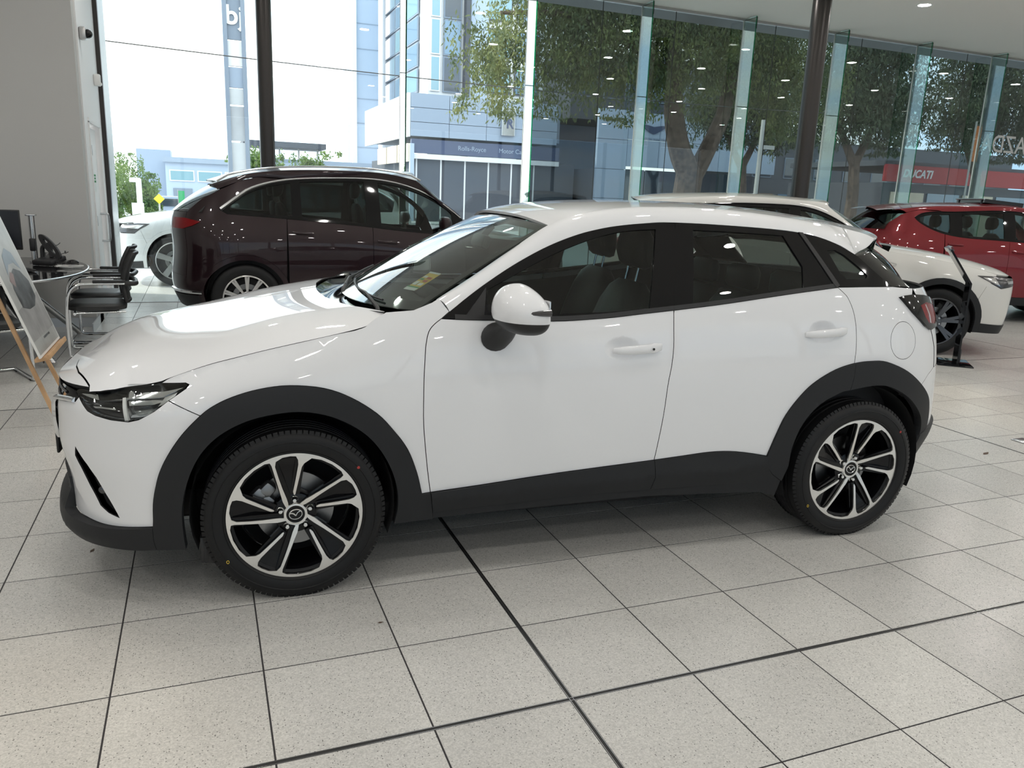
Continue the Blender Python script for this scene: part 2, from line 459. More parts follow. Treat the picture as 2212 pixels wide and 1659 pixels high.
for k in range(-2, 5):
    for ax in (0, 1):
        if (ax == 0 and not (XLO < k * 9 * T < XHI)) or (ax == 1 and not (YLO < k * 9 * T < YHI)): continue
        m = MB(); p = k * 9 * T
        for o, w, z, mi in ((0, .009, -.0005, 0), (-.0062, .0022, .0003, 1), (.0062, .0022, .0003, 1)):
            m.mi = mi
            if ax == 0: m.box((p + o, (YLO + YHI) / 2, z - .004), (w, YHI - YLO, .008))
            else: m.box(((XLO + XHI) / 2, p + o, z - .0043), (XHI - XLO, w, .008))
        m.build('movement_joint', [MT['joint_rubber'], MT['satin_chrome']], FLOOR, smooth=0)

# ---------------------------------------------------------------- shell
def struct(name, c, d, mat, bev=0):
    m = MB(); m.box(c, d, bev=bev); return tag(m.build(name, mat, smooth=30), kind='structure')
ceil = struct('ceiling', ((XLO + XHI) / 2, (YLO + YHI) / 2, CEIL + .1), (XHI - XLO, YHI - YLO + .1, .2), MT['ceiling_paint'])
GY = 9.40                                                      # glass line
# left wall: face towards the camera, then the return with the door
struct('wall_left', ((-2.115 + XLO) / 2, 7.60, CEIL / 2), (-2.115 - XLO, .20, CEIL), MT['wall_paint'])
# unseen glazing added behind the camera to side-light the car, with sill and header
m = MB(); xm = (XLO + XHI) / 2; m.box((xm, YLO - .1, .15), (XHI - XLO, .2, .30)); m.box((xm, YLO - .1, 4.17), (XHI - XLO, .2, .60)); m.box((XLO + .3, YLO - .1, 2.2), (.6, .2, 4.4)); m.box((XHI - .3, YLO - .1, 2.2), (.6, .2, 4.4))
tag(m.build('wall_front', MT['white_paint'], smooth=0), kind='structure')
for n in range(12):
    x0 = XLO + .6 + n * 2.3; m = MB(); m.box((x0 + 1.15, YLO - .1, 2.08), (2.26, .012, 3.55)); wo = tag(m.build('window_%d' % (n + 20), MT['glass_fill'], smooth=0), kind='structure')
    m = MB(); m.box((x0, YLO - .1, 2.08), (.09, .14, 3.56)); m.build('mullion', MT['steel_dark'], wo, smooth=0)
struct('wall_right', (XHI + .1, (YLO + YHI) / 2, CEIL / 2), (.2, YHI - YLO, CEIL), MT['white_paint'])
struct('wall_west', (XLO - .1, (YLO + 7.5) / 2, CEIL / 2), (.2, 7.5 - YLO, CEIL), MT['white_paint'])
# return wall pieces round the door opening  (x = -2.14 .. -2.10)
m = MB(); m.box((-2.165, (7.70 + 8.02) / 2, CEIL / 2), (.13, .32, CEIL)); m.box((-2.165, (8.02 + 9.02) / 2, (2.16 + CEIL) / 2), (.13, 1.0, CEIL - 2.16)); m.box((-2.165, 9.17, CEIL / 2), (.13, .30, CEIL))
tag(m.build('wall_return', MT['white_paint'], smooth=0), kind='structure')
m = MB(); m.box((-2.0985, 8.02, 1.08), (.02, .05, 2.16)); m.box((-2.0985, 9.02, 1.08), (.02, .05, 2.16)); m.box((-2.0985, 8.52, 2.175), (.02, 1.05, .05)); tag(m.build('trim_1', MT['white_paint'], smooth=0), kind='structure')
dr = MB(); dr.box((-2.165, 8.52, 1.065), (.045, .95, 2.11), bev=.004); D1 = tag(dr.build('door_1', MT['white_paint'], smooth=30), kind='structure')
h = MB(); h.tube(smooth_line([(-2.142, 8.86, 1.15), (-2.075, 8.86, 1.15), (-2.055, 8.86, 1.12), (-2.055, 8.86, .86), (-2.075, 8.86, .83), (-2.142, 8.86, .83)], 4), .013, 10); h.build('door_pull', MT['satin_chrome'], D1)
for z in (1.10, 1.86):
    h = MB(); h.box((-2.10, 8.06, z), (.03, .03, .11), bev=.004); h.build('door_hinge', MT['aluminium'], D1)
h = MB(); h.box((-2.141, 8.40, 1.93), (.004, .05, .32)); h.build('door_vision_slot', MT['black_gloss'], D1)
h = MB(); h.box((-2.141, 8.60, 1.52), (.003, .20, .22)); ns_ = h.build('door_notice', MT['sticker_white'], D1)
Mn = Matrix.Translation((-2.1388, 8.60, 1.56)) @ Matrix(((0, 0, 1, 0), (1, 0, 0, 0), (0, 1, 0, 0), (0, 0, 0, 1)))
text_mesh('notice_text', 'FIRE DOOR\nDO NOT\nOBSTRUCT', .034, MT['sticker_green'], ns_, Mn, extrude=.0005)
h = MB(); h.box((-2.106, 8.2, .05), (.012, 2.3, .10)); tag(h.build('baseboard_left', MT['aluminium'], smooth=0), kind='structure')
h = MB(); h.box(((-2.115 + XLO) / 2, 7.492, .05), (-2.115 - XLO, .014, .10)); tag(h.build('baseboard_front', MT['aluminium'], smooth=0), kind='structure')
# security camera and sensor on the return wall
sc_ = empty('security_camera', (-2.10, 7.86, 3.02), 0, 'grey dome security camera high on the white return wall', 'camera')
h = MB(); h.box((.035, 0, 0), (.07, .10, .13), bev=.02); h.build('housing', MT['aluminium'], sc_)
h = MB(); h.lathe([(.046, .07), (.045, .09), (.034, .112), (.018, .124), (0, .127)], 20, axis='x', c=(0, 0, 0)); h.build('dome', MT['black_gloss'], sc_)
h = MB(); h.box((-2.065, 8.90, 2.68), (.07, .08, .13), bev=.01); h.box((-2.045, 8.90, 2.64), (.05, .06, .03), bev=.005); tag(h.build('motion_sensor', MT['sign_white']), 'small beige motion sensor box high on the white return wall', 'sensor')

# glass front: panes, fins
JX = [-2.10, -.21, 1.66, 3.53, 5.40, 7.27, 9.14, 11.01, 12.88, 14.75, 16.62, 18.49, 19.7]
for n, (x0, x1) in enumerate(zip(JX, JX[1:])):
    g = 'glass_clear' if x1 < 3.6 else 'glass_tint'
    m = MB(); m.box(((x0 + x1) / 2, GY, CEIL / 2), (x1 - x0 - .012, .012, CEIL - .02))
    p = tag(m.build('window_%d' % (n + 1), MT[g], smooth=0), kind='structure')
    if n: 
        f = MB(); f.box((x0, GY - .17, CEIL / 2), (.019, .30, CEIL - .02)); fo = f.build('glass_fin', MT['glass_fin'], p, smooth=0)
        f = MB(); f.box((x0, GY - .3215, CEIL / 2), (.019, .003, CEIL - .02)); f.build('fin_edge', MT['glass_edge'], fo, smooth=0)
        f = MB(); f.box((x0, GY - .012, CEIL / 2), (.026, .014, CEIL - .02)); f.build('silicone_joint', MT['sign_white'], p, smooth=0)
        f = MB(); f.tube([(x0, GY - .02, CEIL - .03), (x0, GY - .34, CEIL - .03), (x0, GY - .34, CEIL - .20)], .006, 6); f.build('fin_bracket', MT['steel_dark'], fo)
for n, x in enumerate((4.74, 6.01, 7.92, 9.76, 12.28)):
    f = MB(); f.box((x, GY + .012, CEIL / 2), (.012, .006, CEIL - .02)); tag(f.build('trim_%d' % (n + 2), MT['joint_rubber'], smooth=0), kind='structure')
m = MB(); m.box(((JX[0] + XHI) / 2, GY, .004), (XHI - JX[0], .05, .012)); m.box(((JX[0] + XHI) / 2, GY, CEIL - .01), (XHI - JX[0], .06, .05)); tag(m.build('trim_7', MT['aluminium'], smooth=0), kind='structure')
m = MB(); m.box((-2.075, GY - .03, CEIL / 2), (.05, .09, CEIL)); tag(m.build('trim_8', MT['steel_dark'], smooth=0), kind='structure')
# lettering fixed to the glass, made to be read from the street
Mt = Matrix.Translation((13.62, GY - .010, 2.90)) @ Matrix(((-1, 0, 0, 0), (0, 0, 1, 0), (0, 1, 0, 0), (0, 0, 0, 1)))
lt = text_mesh('window_lettering', 'MAZDA', .46, MT['sign_frost'], None, Mt, extrude=.002, align='LEFT'); lt.location.x = .95
tag(lt, 'white capital lettering on the glass front, seen reversed from inside', 'lettering')
# steel columns
for x, y, r in ((-.16, 9.12, .095), (7.02, 7.35, .125)):
    m = MB(); m.lathe([(r, 0), (r, CEIL)], 32, axis='z', c=(x, y, 0)); m.lathe([(r + .03, 0), (r + .03, .03), (r, .035)], 32, axis='z', c=(x, y, 0))
    tag(m.build('steel_column', MT['steel_dark'], smooth=50), kind='structure')
# recessed downlights
rnd = random.Random(3)
dl_bez = MB(); dl_bez.lathe([(.085, -.004), (.112, -.006), (.115, 0)], 24, axis='z'); bez_me = dl_bez.mesh('bezel', MT['sign_white'])
dl_em = MB(); dl_em.lathe([(0, -.002), (.085, -.002)], 24, axis='z'); dl_em.f = [f[::-1] for f in dl_em.f]; em_me = dl_em.mesh('downlight', MT['lampglow'], 0)
for ix in range(10):
    for iy in range(7):
        x = -6.6 + ix * 2.55 + (.8 if iy % 2 else 0) + rnd.uniform(-.2, .2); y = -7.6 + iy * 2.5 + rnd.uniform(-.2, .2)
        if y > 8.6 or x > 19 or (x < -2.2 and y > 7.2): continue
        o = link('downlight', em_me, ceil, (x, y, CEIL)); link('bezel', bez_me, o)
# two unseen spotlights added to make the warm pools on the floor
for (x, y, tx, ty, e) in ((-2.3, 1.2, -1.85, .1, 130), (5.4, 4.1, 4.75, 2.85, 160)):
    ld = bpy.data.lights.new('added_spot', 'SPOT'); lo = bpy.data.objects.new('added_spot_lamp', ld); COL.objects.link(lo)
    d = Vector((tx - x, ty - y, -4.2)).normalized(); lo.location = Vector((x, y, 4.28)) + d * .09; lo.rotation_euler = d.to_track_quat('-Z', 'Y').to_euler()
    ld.energy = e; ld.spot_size = .5; ld.spot_blend = .8; ld.color = (1.0, .84, .62); ld.shadow_soft_size = .05
    m = MB(); A = Vector((x, y, 4.28)); m.tube([A - d * .08, A + d * .07], .045, 16); m.tube([(x, y, 4.47), tuple(A)], .012, 8); o = m.build('added_spot', MT['steel_dark'], ceil)

# ---------------------------------------------------------------- street outside
pmat('asphalt', (.16, .165, .18), .85, noise=(3, .15, 4))
pmat('footpath', (.42, .43, .45), .8, noise=(2, .10, 4))
pmat('forecourt', (.55, .56, .57), .35, noise=(2, .06, 3))
pmat('facade_white', (.74, .74, .74), .6)
pmat('facade_blue', (.20, .24, .30), .5)
pmat('facade_bluegrey', (.30, .36, .45), .5)
pmat('facade_paleblue', (.42, .50, .62), .5)
pmat('facade_navy', (.07, .09, .16), .5)
pmat('facade_dark', (.07, .075, .09), .6)
pmat('facade_brown', (.30, .19, .11), .6)
pmat('facade_cream', (.70, .60, .45), .6)
pmat('pane_blue', (.16, .26, .36), .08, coat=1)
pmat('pane_dark', (.04, .055, .075), .08, coat=1)
pmat('pane_teal', (.22, .38, .44), .1, coat=1)
pmat('sign_red', (.42, .02, .025), .5)
pmat('sign_orange', (.55, .16, .03), .5)
pmat('sign_yellow', (.80, .62, .02), .5)
pmat('sign_green', (.05, .40, .15), .5)
pmat('bark', (.11, .075, .055), .9, noise=(6, .45, 5))
pmat('pole_grey', (.45, .43, .40), .6)
def leafmat(name, a, b):
    m = bpy.data.materials.new(name); m.use_nodes = True; n = m.node_tree; bs = n.nodes['Principled BSDF']
    g = n.nodes.new('ShaderNodeNewGeometry'); t = n.nodes.new('ShaderNodeTexNoise'); t.inputs['Scale'].default_value = 1.4; t.inputs['Detail'].default_value = 4
    r = n.nodes.new('ShaderNodeValToRGB'); r.color_ramp.elements[0].position = .32; r.color_ramp.elements[1].position = .68; r.color_ramp.elements[0].color = (*a, 1); r.color_ramp.elements[1].color = (*b, 1)
    n.links.new(g.outputs['Position'], t.inputs['Vector']); n.links.new(t.outputs['Fac'], r.inputs[0]); n.links.new(r.outputs[0], bs.inputs['Base Color'])
    bs.inputs['Roughness'].default_value = .6
    tr = n.nodes.new('ShaderNodeBsdfTranslucent'); mx = n.nodes.new('ShaderNodeMixShader'); mx.inputs[0].default_value = .35
    n.links.new(r.outputs[0], tr.inputs[0]); o = n.nodes['Material Output']; n.links.new(bs.outputs[0], mx.inputs[1]); n.links.new(tr.outputs[0], mx.inputs[2]); n.links.new(mx.outputs[0], o.inputs[0])
    MT[name] = m
leafmat('leaf_euc', (.055, .085, .035), (.20, .215, .065)); leafmat('leaf_green', (.05, .12, .03), (.20, .28, .06)); leafmat('leaf_dark', (.03, .05, .03), (.10, .13, .06))

def sstruct(name, c, d, mat): 
    m = MB(); m.box(c, d); return tag(m.build(name, MT[mat], smooth=0), kind='structure')
sstruct('forecourt', (6, 11.9, -.06), (40, 4.98, .1), 'grout'); sstruct('footpath', (10, 25.2, -.18), (120, 21.6, .1), 'footpath'); sstruct('road', (10, 40.3, -.26), (140, 8.6, .1), 'asphalt'); sstruct('far_footpath', (10, 72.3, -.22), (160, 55.4, .1), 'footpath')
sstruct('rear_street', (5, -40, -.2), (140, 61.6, .1), 'asphalt')
pv = MB(); tm = tile_shape(GAP / 2, T - GAP / 2, GAP / 2, T - GAP / 2)
for i in range(-14, 26):
    for j in range(21, 31):
        c = ((i + .5) * T, (j + .5) * T + .02); pv.add([(q.co.x + c[0], q.co.y + c[1], q.co.z) for q in tm.vertices], [tuple(f.vertices) for f in tm.polygons])
tag(pv.build('outdoor_tile_field', MT['tile'], bpy.data.objects['forecourt'], smooth=0), kind='stuff')
sstruct('canopy_soffit', ((JX[0] + XHI) / 2 + 1.5, 9.80, 4.60), (XHI - JX[0] + 3, .72, .22), 'steel_dark')
sstruct('outside_pier', (-2.28, 9.95, 2.6), (.40, 1.0, 5.2), 'forecourt')

def bld(name, label, loc): return empty(name, loc, 0, label, 'building')
def boxpart(name, parent, c, d, mat, bev=0):
    m = MB(); m.box(c, d, bev=bev); return m.build(name, MT[mat], parent, smooth=0)
def window(parent, c, d, pane, frame='facade_white', fw=.08):
    """d: (w, h) on a wall facing -y"""
    w = boxpart('window', parent, (c[0], c[1], c[2]), (d[0], .10, d[1]), frame)
    boxpart('pane', w, (c[0], c[1] - .055, c[2]), (d[0] - 2 * fw, .02, d[1] - 2 * fw), pane); return w
def window_x(parent, c, d, pane, frame='facade_white', fw=.08):
    w = boxpart('window', parent, c, (.10, d[0], d[1]), frame); boxpart('pane', w, (c[0] - .055, c[1], c[2]), (.02, d[0] - 2 * fw, d[1] - 2 * fw), pane); return w

# two-storey corner showroom with a silver monogram sign
B = bld('corner_showroom', 'corner showroom with shaded blue-grey front and silver monogram sign across the street', (11.45, 48, -.15))
boxpart('core', B, (6.0, 7.2, 2.0), (11.2, 13.6, 4.1), 'facade_dark')
for k in range(4):
    for r in range(3): boxpart('cladding_panel', B, (1.26 + k * 2.5, .06, 5.62 + r * .86), (2.47, .14, .83), 'facade_bluegrey')  # front out of the sun: its shade is put into the blue-grey colour
boxpart('upper_wall', B, (5.2, 7.2, 6.55), (10.2, 13.9, 2.4), 'facade_blue')
for k in range(4): boxpart('cladding_panel', B, (-.06, 1.8 + k * 3.5, 6.45), (.14, 3.45, 2.6), 'facade_white')  # sunlit side: the sunlight is put into the white of these panels
boxpart('fascia', B, (5.2, .25, 4.62), (10.2, .30, .85), 'facade_navy')
boxpart('soffit', B, (5.2, .6, 4.0), (10.2, 1.0, .30), 'facade_white')
for k in range(6):
    boxpart('shopfront_pane', B, (1.3 + k * 1.62, .55, 2.0), (1.50, .05, 3.6), 'facade_brown' if k in (2, 3, 4) else 'pane_dark'); boxpart('mullion', B, (.5 + k * 1.62, .45, 2.0), (.10, .16, 3.7), 'facade_white')
for k in range(3): boxpart('lit_panel', B, (-.05, 1.6 + k * 3.2, 4.2), (.10, 2.9, 1.1), 'facade_cream');  # warm glow of a lit soffit put into the panels' cream colour
boxpart('corner_post', B, (.12, .12, 2.3), (.26, .26, 4.9), 'facade_paleblue')
sg = boxpart('sign_plate', B, (6.45, -.12, 6.45), (.92, .14, 1.75), 'satin_chrome', .03)
Mv = lambda x, y, z: Matrix.Translation((x, y, z)) @ Matrix(((1, 0, 0, 0), (0, 0, -1, 0), (0, 1, 0, 0), (0, 0, 0, 1)))
text_mesh('monogram', 'R', .85, MT['facade_navy'], sg, Mv(6.36, -.20, 6.58), .01, .01); text_mesh('monogram', 'R', .85, MT['facade_navy'], sg, Mv(6.54, -.215, 6.30), .01, .01)
for tx_, tw_ in (('Rolls-Royce', 4.1), ('Motor Cars', 6.9)): text_mesh('fascia_lettering', tx_, .40, MT['facade_bluegrey'], B, Mv(tw_, .09, 4.62), .005)
# office tower
B = bld('office_tower', 'tall white and blue glass office tower rising behind the corner showroom', (16.8, 64, -.15)); B.scale = (1.179, 1.179, 1.179)
boxpart('core', B, (6.0, 8, 15), (11.8, 15.8, 30), 'facade_white')
for r in range(6):
    z = 9.4 + r * 1.75
    for k in range(3): window_x(B, (-.02, 4.2 + k * 3.6, z), (3.4, 1.65), 'pane_blue' if (r + k) % 3 else 'pane_teal', 'facade_blue', .10)
for r in range(4):
    z = 9.6 + r * 2.4
    window(B, (.55, .0, z), (.7, 2.3), 'pane_teal', 'facade_white'); window(B, (1.75, -.01, z), (1.3, 2.35), 'pane_dark' if r % 2 == 0 else 'pane_blue', 'facade_blue', .10); window(B, (5.2, 0, z), (1.9, 1.9), 'pane_teal', 'facade_dark', .10); window(B, (7.4, 0, z), (1.9, 1.9), 'pane_blue', 'facade_dark', .10)
boxpart('dark_fin', B, (2.75, -.25, 15), (.35, .6, 30), 'facade_dark'); boxpart('blue_panel', B, (3.65, -.08, 15), (1.35, .2, 30), 'facade_paleblue')
B2 = boxpart('stair_slab', B, (-2.1, 13.5, 15), (2.2, 4, 30), 'facade_paleblue')
for k in range(8): boxpart('slab_joint', B2, (-2.1, 11.48, 5 + k * 1.9), (2.21, .06, .05), 'facade_bluegrey')
boxpart('slab_edge', B, (-3.0, 11.4, 15), (.35, .5, 30), 'facade_white'); boxpart('drain_pipe', B, (-3.35, 12, 9.2), (.12, .12, 18), 'facade_white')
# white showroom with the winged emblem
B = bld('winged_showroom', 'long white showroom with dark winged emblem behind the forked tree', (23.5, 46, -.15))
boxpart('core', B, (6.5, 5, 1.9), (13, 9.6, 3.8), 'facade_dark')
for k in range(5):
    for r in range(2): boxpart('cladding_panel', B, (3.45 + k * 2.45, .1, 4.9 + r * 1.75), (2.42, .2, 1.72), 'facade_paleblue')
for r in range(4): boxpart('cladding_panel', B, (1.1, .1, .95 + r * 1.9), (2.2, .25, 1.87), 'facade_paleblue')
for k in range(7): boxpart('shopfront_pane', B, (3.0 + k * 1.5, .12, 2.0), (1.42, .06, 3.7), 'pane_dark')
em = MB(); wing = [(-.95, .28), (-.55, .26), (-.20, .20), (0, .16), (.20, .20), (.55, .26), (.95, .28), (.80, .10), (.62, -.02), (.40, -.14), (.16, -.26), (0, -.30), (-.16, -.26), (-.40, -.14), (-.62, -.02), (-.80, .10)]
em.prism(wing, 0, .05, Mv(4.15, -.02, 6.5)); em.build('wing_emblem', MT['facade_navy'], B, smooth=0)
text_mesh('emblem_lettering', 'ASTON MARTIN', .26, MT['facade_bluegrey'], B, Mv(4.2, -.02, 5.85), .01)
boxpart('rear_block', B, (4.2, 13, 4.2), (8, 4, 8.4), 'facade_blue'); boxpart('upper_floor', B, (6.5, 7, 9.6), (13, 5, 4.6), 'facade_dark')
for k in range(6): window(B, (1.4 + k * 2.0, 4.48, 9.6), (1.8, 1.6), 'pane_dark', 'facade_blue')
# red fascia shop
B = bld('motorcycle_shop', 'low grey shop with red fascia and white italic lettering at right', (37.0, 34, -.15))
boxpart('wall', B, (8, 4, 1.7), (18, 8, 3.4), 'facade_dark'); boxpart('fascia', B, (8, -.1, 3.95), (18, .3, .95), 'sign_red')
text_mesh('fascia_lettering', 'DUCATI', .62, MT['sign_white'], B, Mv(1.35, -.26, 3.95), .01, .02, .25); text_mesh('fascia_lettering', 'Ducati', .5, MT['sign_white'], B, Mv(11.2, -.26, 3.9), .01, .01, .25)
for k in range(6): boxpart('shop_pane', B, (1.0 + k * 2.9, -.03, 1.6), (2.6, .08, 2.6), 'pane_blue' if k % 2 else 'facade_cream')
boxpart('roof', B, (8, 4, 4.5), (18, 8, .3), 'facade_dark')
B = bld('brick_terrace', 'dark terrace of shops under the right-hand trees', (26, 44, -.15)); B.location = (38.5, 50, -.15)
boxpart('wall', B, (14, 3, 3.5), (30, 6, 7), 'facade_dark')
for k in range(9): window(B, (1.5 + k * 3.0, -.02, 4.8), (1.8, 1.6), 'pane_dark', 'facade_blue'); boxpart('shop_pane', B, (1.5 + k * 3.0, -.05, 1.6), (2.5, .08, 2.4), 'pane_blue' if k % 2 else 'facade_brown')
# far left blocks
B = bld('low_office', 'low pale blue office with a window band beyond the left trees', (-3.1, 62, -.2))
boxpart('wall', B, (5.0, 4, 1.75), (10.2, 8, 3.5), 'facade_paleblue'); boxpart('parapet', B, (5.0, 3.9, 3.45), (10.5, 8.4, .35), 'facade_bluegrey')
for k in range(5): window(B, (1.0 + k * 1.9, -.03, 2.35), (1.7, .8), 'pane_teal', 'facade_white'); boxpart('dark_bay', B, (1.0 + k * 1.9, -.02, .9), (1.3, .1, 1.1), 'facade_blue')
boxpart('rear_block', B, (-1.0, 6, 2.1), (2.4, 4, 4.3), 'facade_bluegrey')
B = bld('service_canopy', 'distant flat canopy on thin posts left of the tower', (2.8, 70, -.2))
boxpart('canopy_roof', B, (3.2, 2, 5.35), (6.8, 5, .45), 'facade_dark')
for k in range(4): boxpart('canopy_post', B, (1.2 + k * 1.6, .5, 4.6), (.14, .14, 1.4), 'pole_grey')
boxpart('wall', B, (5.5, 3, 2.1), (11.5, 5, 4.2), 'facade_bluegrey')
# pylon sign
B = empty('pylon_sign', (-.02, 20, -.12), 0, 'tall slim grey pylon sign with pale panels beside the dark post', 'sign')
for sx in (-.215, .215): boxpart('pylon_post', B, (sx, 0, 4.0), (.10, .22, 8.0), 'facade_blue')
for z, h, mt in ((1.4, 2.7, 'forecourt'), (3.2, .85, 'footpath'), (3.85, .40, 'forecourt'), (4.3, .5, 'facade_bluegrey'), (4.86, .60, 'facade_white'), (5.75, 1.15, 'facade_blue'), (6.9, 1.1, 'footpath')): boxpart('pylon_panel', B, (0, .02, z), (.34, .10, h - .02), mt)
text_mesh('pylon_lettering', 'bj', .62, MT['sign_white'], B, Mv(0.02, -.06, 5.72), .01, .012)
# wires, poles, signs
w = MB(); w.tube([(-12 + i * .8, 16 + .12 * i, 4.35 + .0028 * (i - 16) ** 2 * .3) for i in range(40)], .012, 5); tag(w.build('overhead_wire', MT['steel_dark']), 'thin dark overhead wire crossing the bright sky', 'wire')
B = empty('street_pole', (15.38, 19, -.12), 0, 'slim pale street pole beside the right trunk fork', 'pole'); m = MB(); m.lathe([(.085, 0), (.06, 4.3), (0, 4.3)], 14, axis='z'); m.build('pole', MT['pole_grey'], B); boxpart('sign_blade', B, (.28, 0, 3.5), (.5, .02, .12), 'pole_grey')
B = empty('roadside_post', (-2.52, 22, -.12), 0, 'white roadside post with sign plates by the left trees', 'sign'); m = MB(); m.lathe([(.07, 0), (.07, 1.75), (0, 1.78)], 12, axis='z'); m.build('post', MT['sign_white'], B); boxpart('plate', B, (-.05, -.08, .95), (.30, .02, .34), 'sign_white'); boxpart('plate', B, (0, -.08, .45), (.18, .02, .30), 'sign_red'); boxpart('cap', B, (-.09, -.02, 1.72), (.26, .1, .12), 'sign_white')
B = empty('warning_sign', (-2.42, 31, -.13), 0, 'yellow diamond road sign above the far traffic', 'sign'); m = MB(); m.lathe([(.03, 0), (.03, 1.2)], 8, axis='z'); m.build('post', MT['pole_grey'], B); m = MB(); m.box((0, -.05, 1.10), (.27, .02, .27), Matrix.Rotation(PI / 4, 3, 'Y')); m.build('plate', MT['sign_yellow'], B, smooth=0)
B = empty('green_banner', (-1.75, 37, -.2), 0, 'green upright banner beside the distant van', 'banner'); boxpart('cloth', B, (0, 0, .95), (.26, .03, 1.0), 'sign_green'); boxpart('pole', B, (-.14, 0, .75), (.03, .03, 1.5), 'pole_grey')
B = empty('distant_van', (-2.35, 40, -.2), 0, 'distant blue and white van in traffic beyond the yellow sign', 'van')
m = MB(); m.prism([(-.85, .25), (.85, .25), (.85, .75), (.62, 1.15), (-.62, 1.15), (-.85, .75)], -.8, .8, Mv(0, 0, 0)); m.build('body', MT['facade_paleblue'], B, smooth=0); boxpart('windscreen', B, (0, -.82, .88), (1.15, .04, .34), 'pane_dark'); boxpart('bumper', B, (0, -.83, .36), (1.6, .08, .18), 'sign_red')
for sx in (-.6, .6): m = MB(); m.lathe([(.0, -.1), (.25, -.1), (.25, .1), (0, .1)], 16, axis='x', c=(sx, -.5, .25)); m.build('wheel', MT['rubber'], B)
B = empty('orange_banner', (33.2, 26.0, -.15), 0, 'narrow orange upright banner under the right-hand trees', 'banner'); boxpart('cloth', B, (0, 0, 5.0), (.4, .03, 1.6), 'sign_orange'); boxpart('pole', B, (-.22, 0, 3.0), (.06, .06, 6), 'pole_grey')

# trees
def tree(name, label, base, limbs, blobs, n, leaf, size=(.07, .20), hang=.0, seed=1, group=None):
    r = random.Random(seed); t = empty(name, base, 0, label, 'tree', group); bx = Vector(base)
    m = MB()
    for L, r0, r1 in limbs: 
        q = smooth_line(L, 5); m.tube(q, [r0 + (r1 - r0) * i / (len(q) - 1) for i in range(len(q))], 10)
    m.build('trunk', MT['bark'], t)
    f = MB(); V = []; F = []
    tot = sum(b[1][0] * b[1][1] * b[1][2] for b in blobs) ; 
    for c, rad in blobs:
        k = int(n * rad[0] * rad[1] * rad[2] / tot)
        cl = [Vector((r.gauss(0, .5), r.gauss(0, .5), r.gauss(0, .5))) for _ in range(max(6, k // 60))]
        for i in range(k):
            g = r.choice(cl); p = Vector((c[0] + rad[0] * max(-1.1, min(1.1, g.x + r.gauss(0, .13))), c[1] + rad[1] * max(-1.1, min(1.1, g.y + r.gauss(0, .13))), c[2] + rad[2] * max(-1.15, min(1.1, g.z + r.gauss(0, .14) - hang * r.random() ** 2))))
            d = Vector((r.gauss(0, 1), r.gauss(0, 1), r.gauss(0, 1) - 1.6 * (hang > 0))).normalized(); s = d.orthogonal().normalized(); s.rotate(Matrix.Rotation(r.random() * 6.28, 3, d))
            L, w_ = size[1] * r.uniform(.6, 1.3), size[0] * r.uniform(.7, 1.3); b = len(V)
            V += [p, p + d * L * .5 + s * w_ * .5, p + d * L, p + d * L * .5 - s * w_ * .5]; F.append((b, b + 1, b + 2, b + 3))
    f.add(V, F); tag(f.build('foliage', MT[leaf], t, smooth=0), kind='stuff')
    return t
tree('eucalyptus_tree', 'large eucalyptus with forked brown trunk and drooping foliage across the street', (16.2, 24, -.15),
     [([(0, 0, 0), (-.1, 0, 1.5), (0, 0, 3.0)], .55, .50), ([(0, 0, 2.8), (-.45, .1, 3.6), (-.85, .1, 4.9), (-1.05, 0, 6.2), (-1.4, 0, 8.5)], .46, .25), ([(.1, 0, 2.6), (.55, -.1, 3.6), (1.15, -.1, 5.0), (1.45, 0, 6.4), (2.2, 0, 8.5)], .36, .2), ([(-1.0, 0, 6.0), (-3, -.3, 7.0), (-5.5, -.5, 7.6), (-8, -.6, 7.4)], .2, .06), ([(1.4, 0, 6.2), (3, .2, 7.2), (5, .4, 7.4)], .16, .05), ([(-1.2, 0, 7.5), (-3, 1, 9.5), (-5, 1.2, 10.5)], .18, .06)],
     [((-7.2, -.6, 6.6), (2.0, 1.4, 1.9)), ((-8.3, -.4, 5.6), (1.1, 1.0, 1.3)), ((-5.5, -.4, 8.3), (2.4, 1.8, 2.2)), ((-3.8, -.2, 6.7), (2.0, 1.5, 1.9)), ((-2.6, 0, 8.6), (3.0, 2.0, 2.2)), ((-1.6, -.6, 6.6), (1.6, 1.1, 1.6)), ((.4, -.4, 7.8), (2.6, 1.6, 1.8)), ((2.6, 0, 7.2), (2.2, 1.4, 2.0)), ((4.6, .2, 7.0), (1.8, 1.3, 2.2)), ((0, 0, 10.5), (6, 2.6, 2.0)), ((3.6, -.4, 4.9), (.9, .7, 1.3))], 95000, 'leaf_euc', (.06, .17), .35, 5)
tg = 'street trees at the right'
for k, (x, y, s) in enumerate(((27.0, 35.2, 1.05), (27.4, 27.4, 1.0), (38.0, 29.6, 1.05), (36.6, 22.3, .95))):
    tree('street_tree', ['dark street tree just right of the steel column', 'dark street tree behind the white SUV windscreen', 'dark street tree left of the red fascia shop', 'dark street tree furthest right behind the red SUV'][k], (x, y, -.15),
         [([(0, 0, 0), (.1, 0, 2.2), (-.1, 0, 4.2)], .32, .24), ([(-.1, 0, 3.8), (-1.2, 0, 5.4), (-2.2, 0, 7)], .2, .08), ([(-.05, 0, 3.8), (1.0, .2, 5.6), (1.8, .2, 7.5)], .2, .08)],
         [((0, 0, 8.0 * s), (2.9 * s, 2.0, 2.8)), ((-1.8, -.4, 6.2 * s), (1.7, 1.3, 1.5)), ((1.8, -.2, 6.1 * s), (1.7, 1.3, 1.5)), ((0, .3, 11.0 * s), (2.9, 1.9, 2.2))], 38000, 'leaf_dark', (.07, .24), .3, 20 + k, tg)
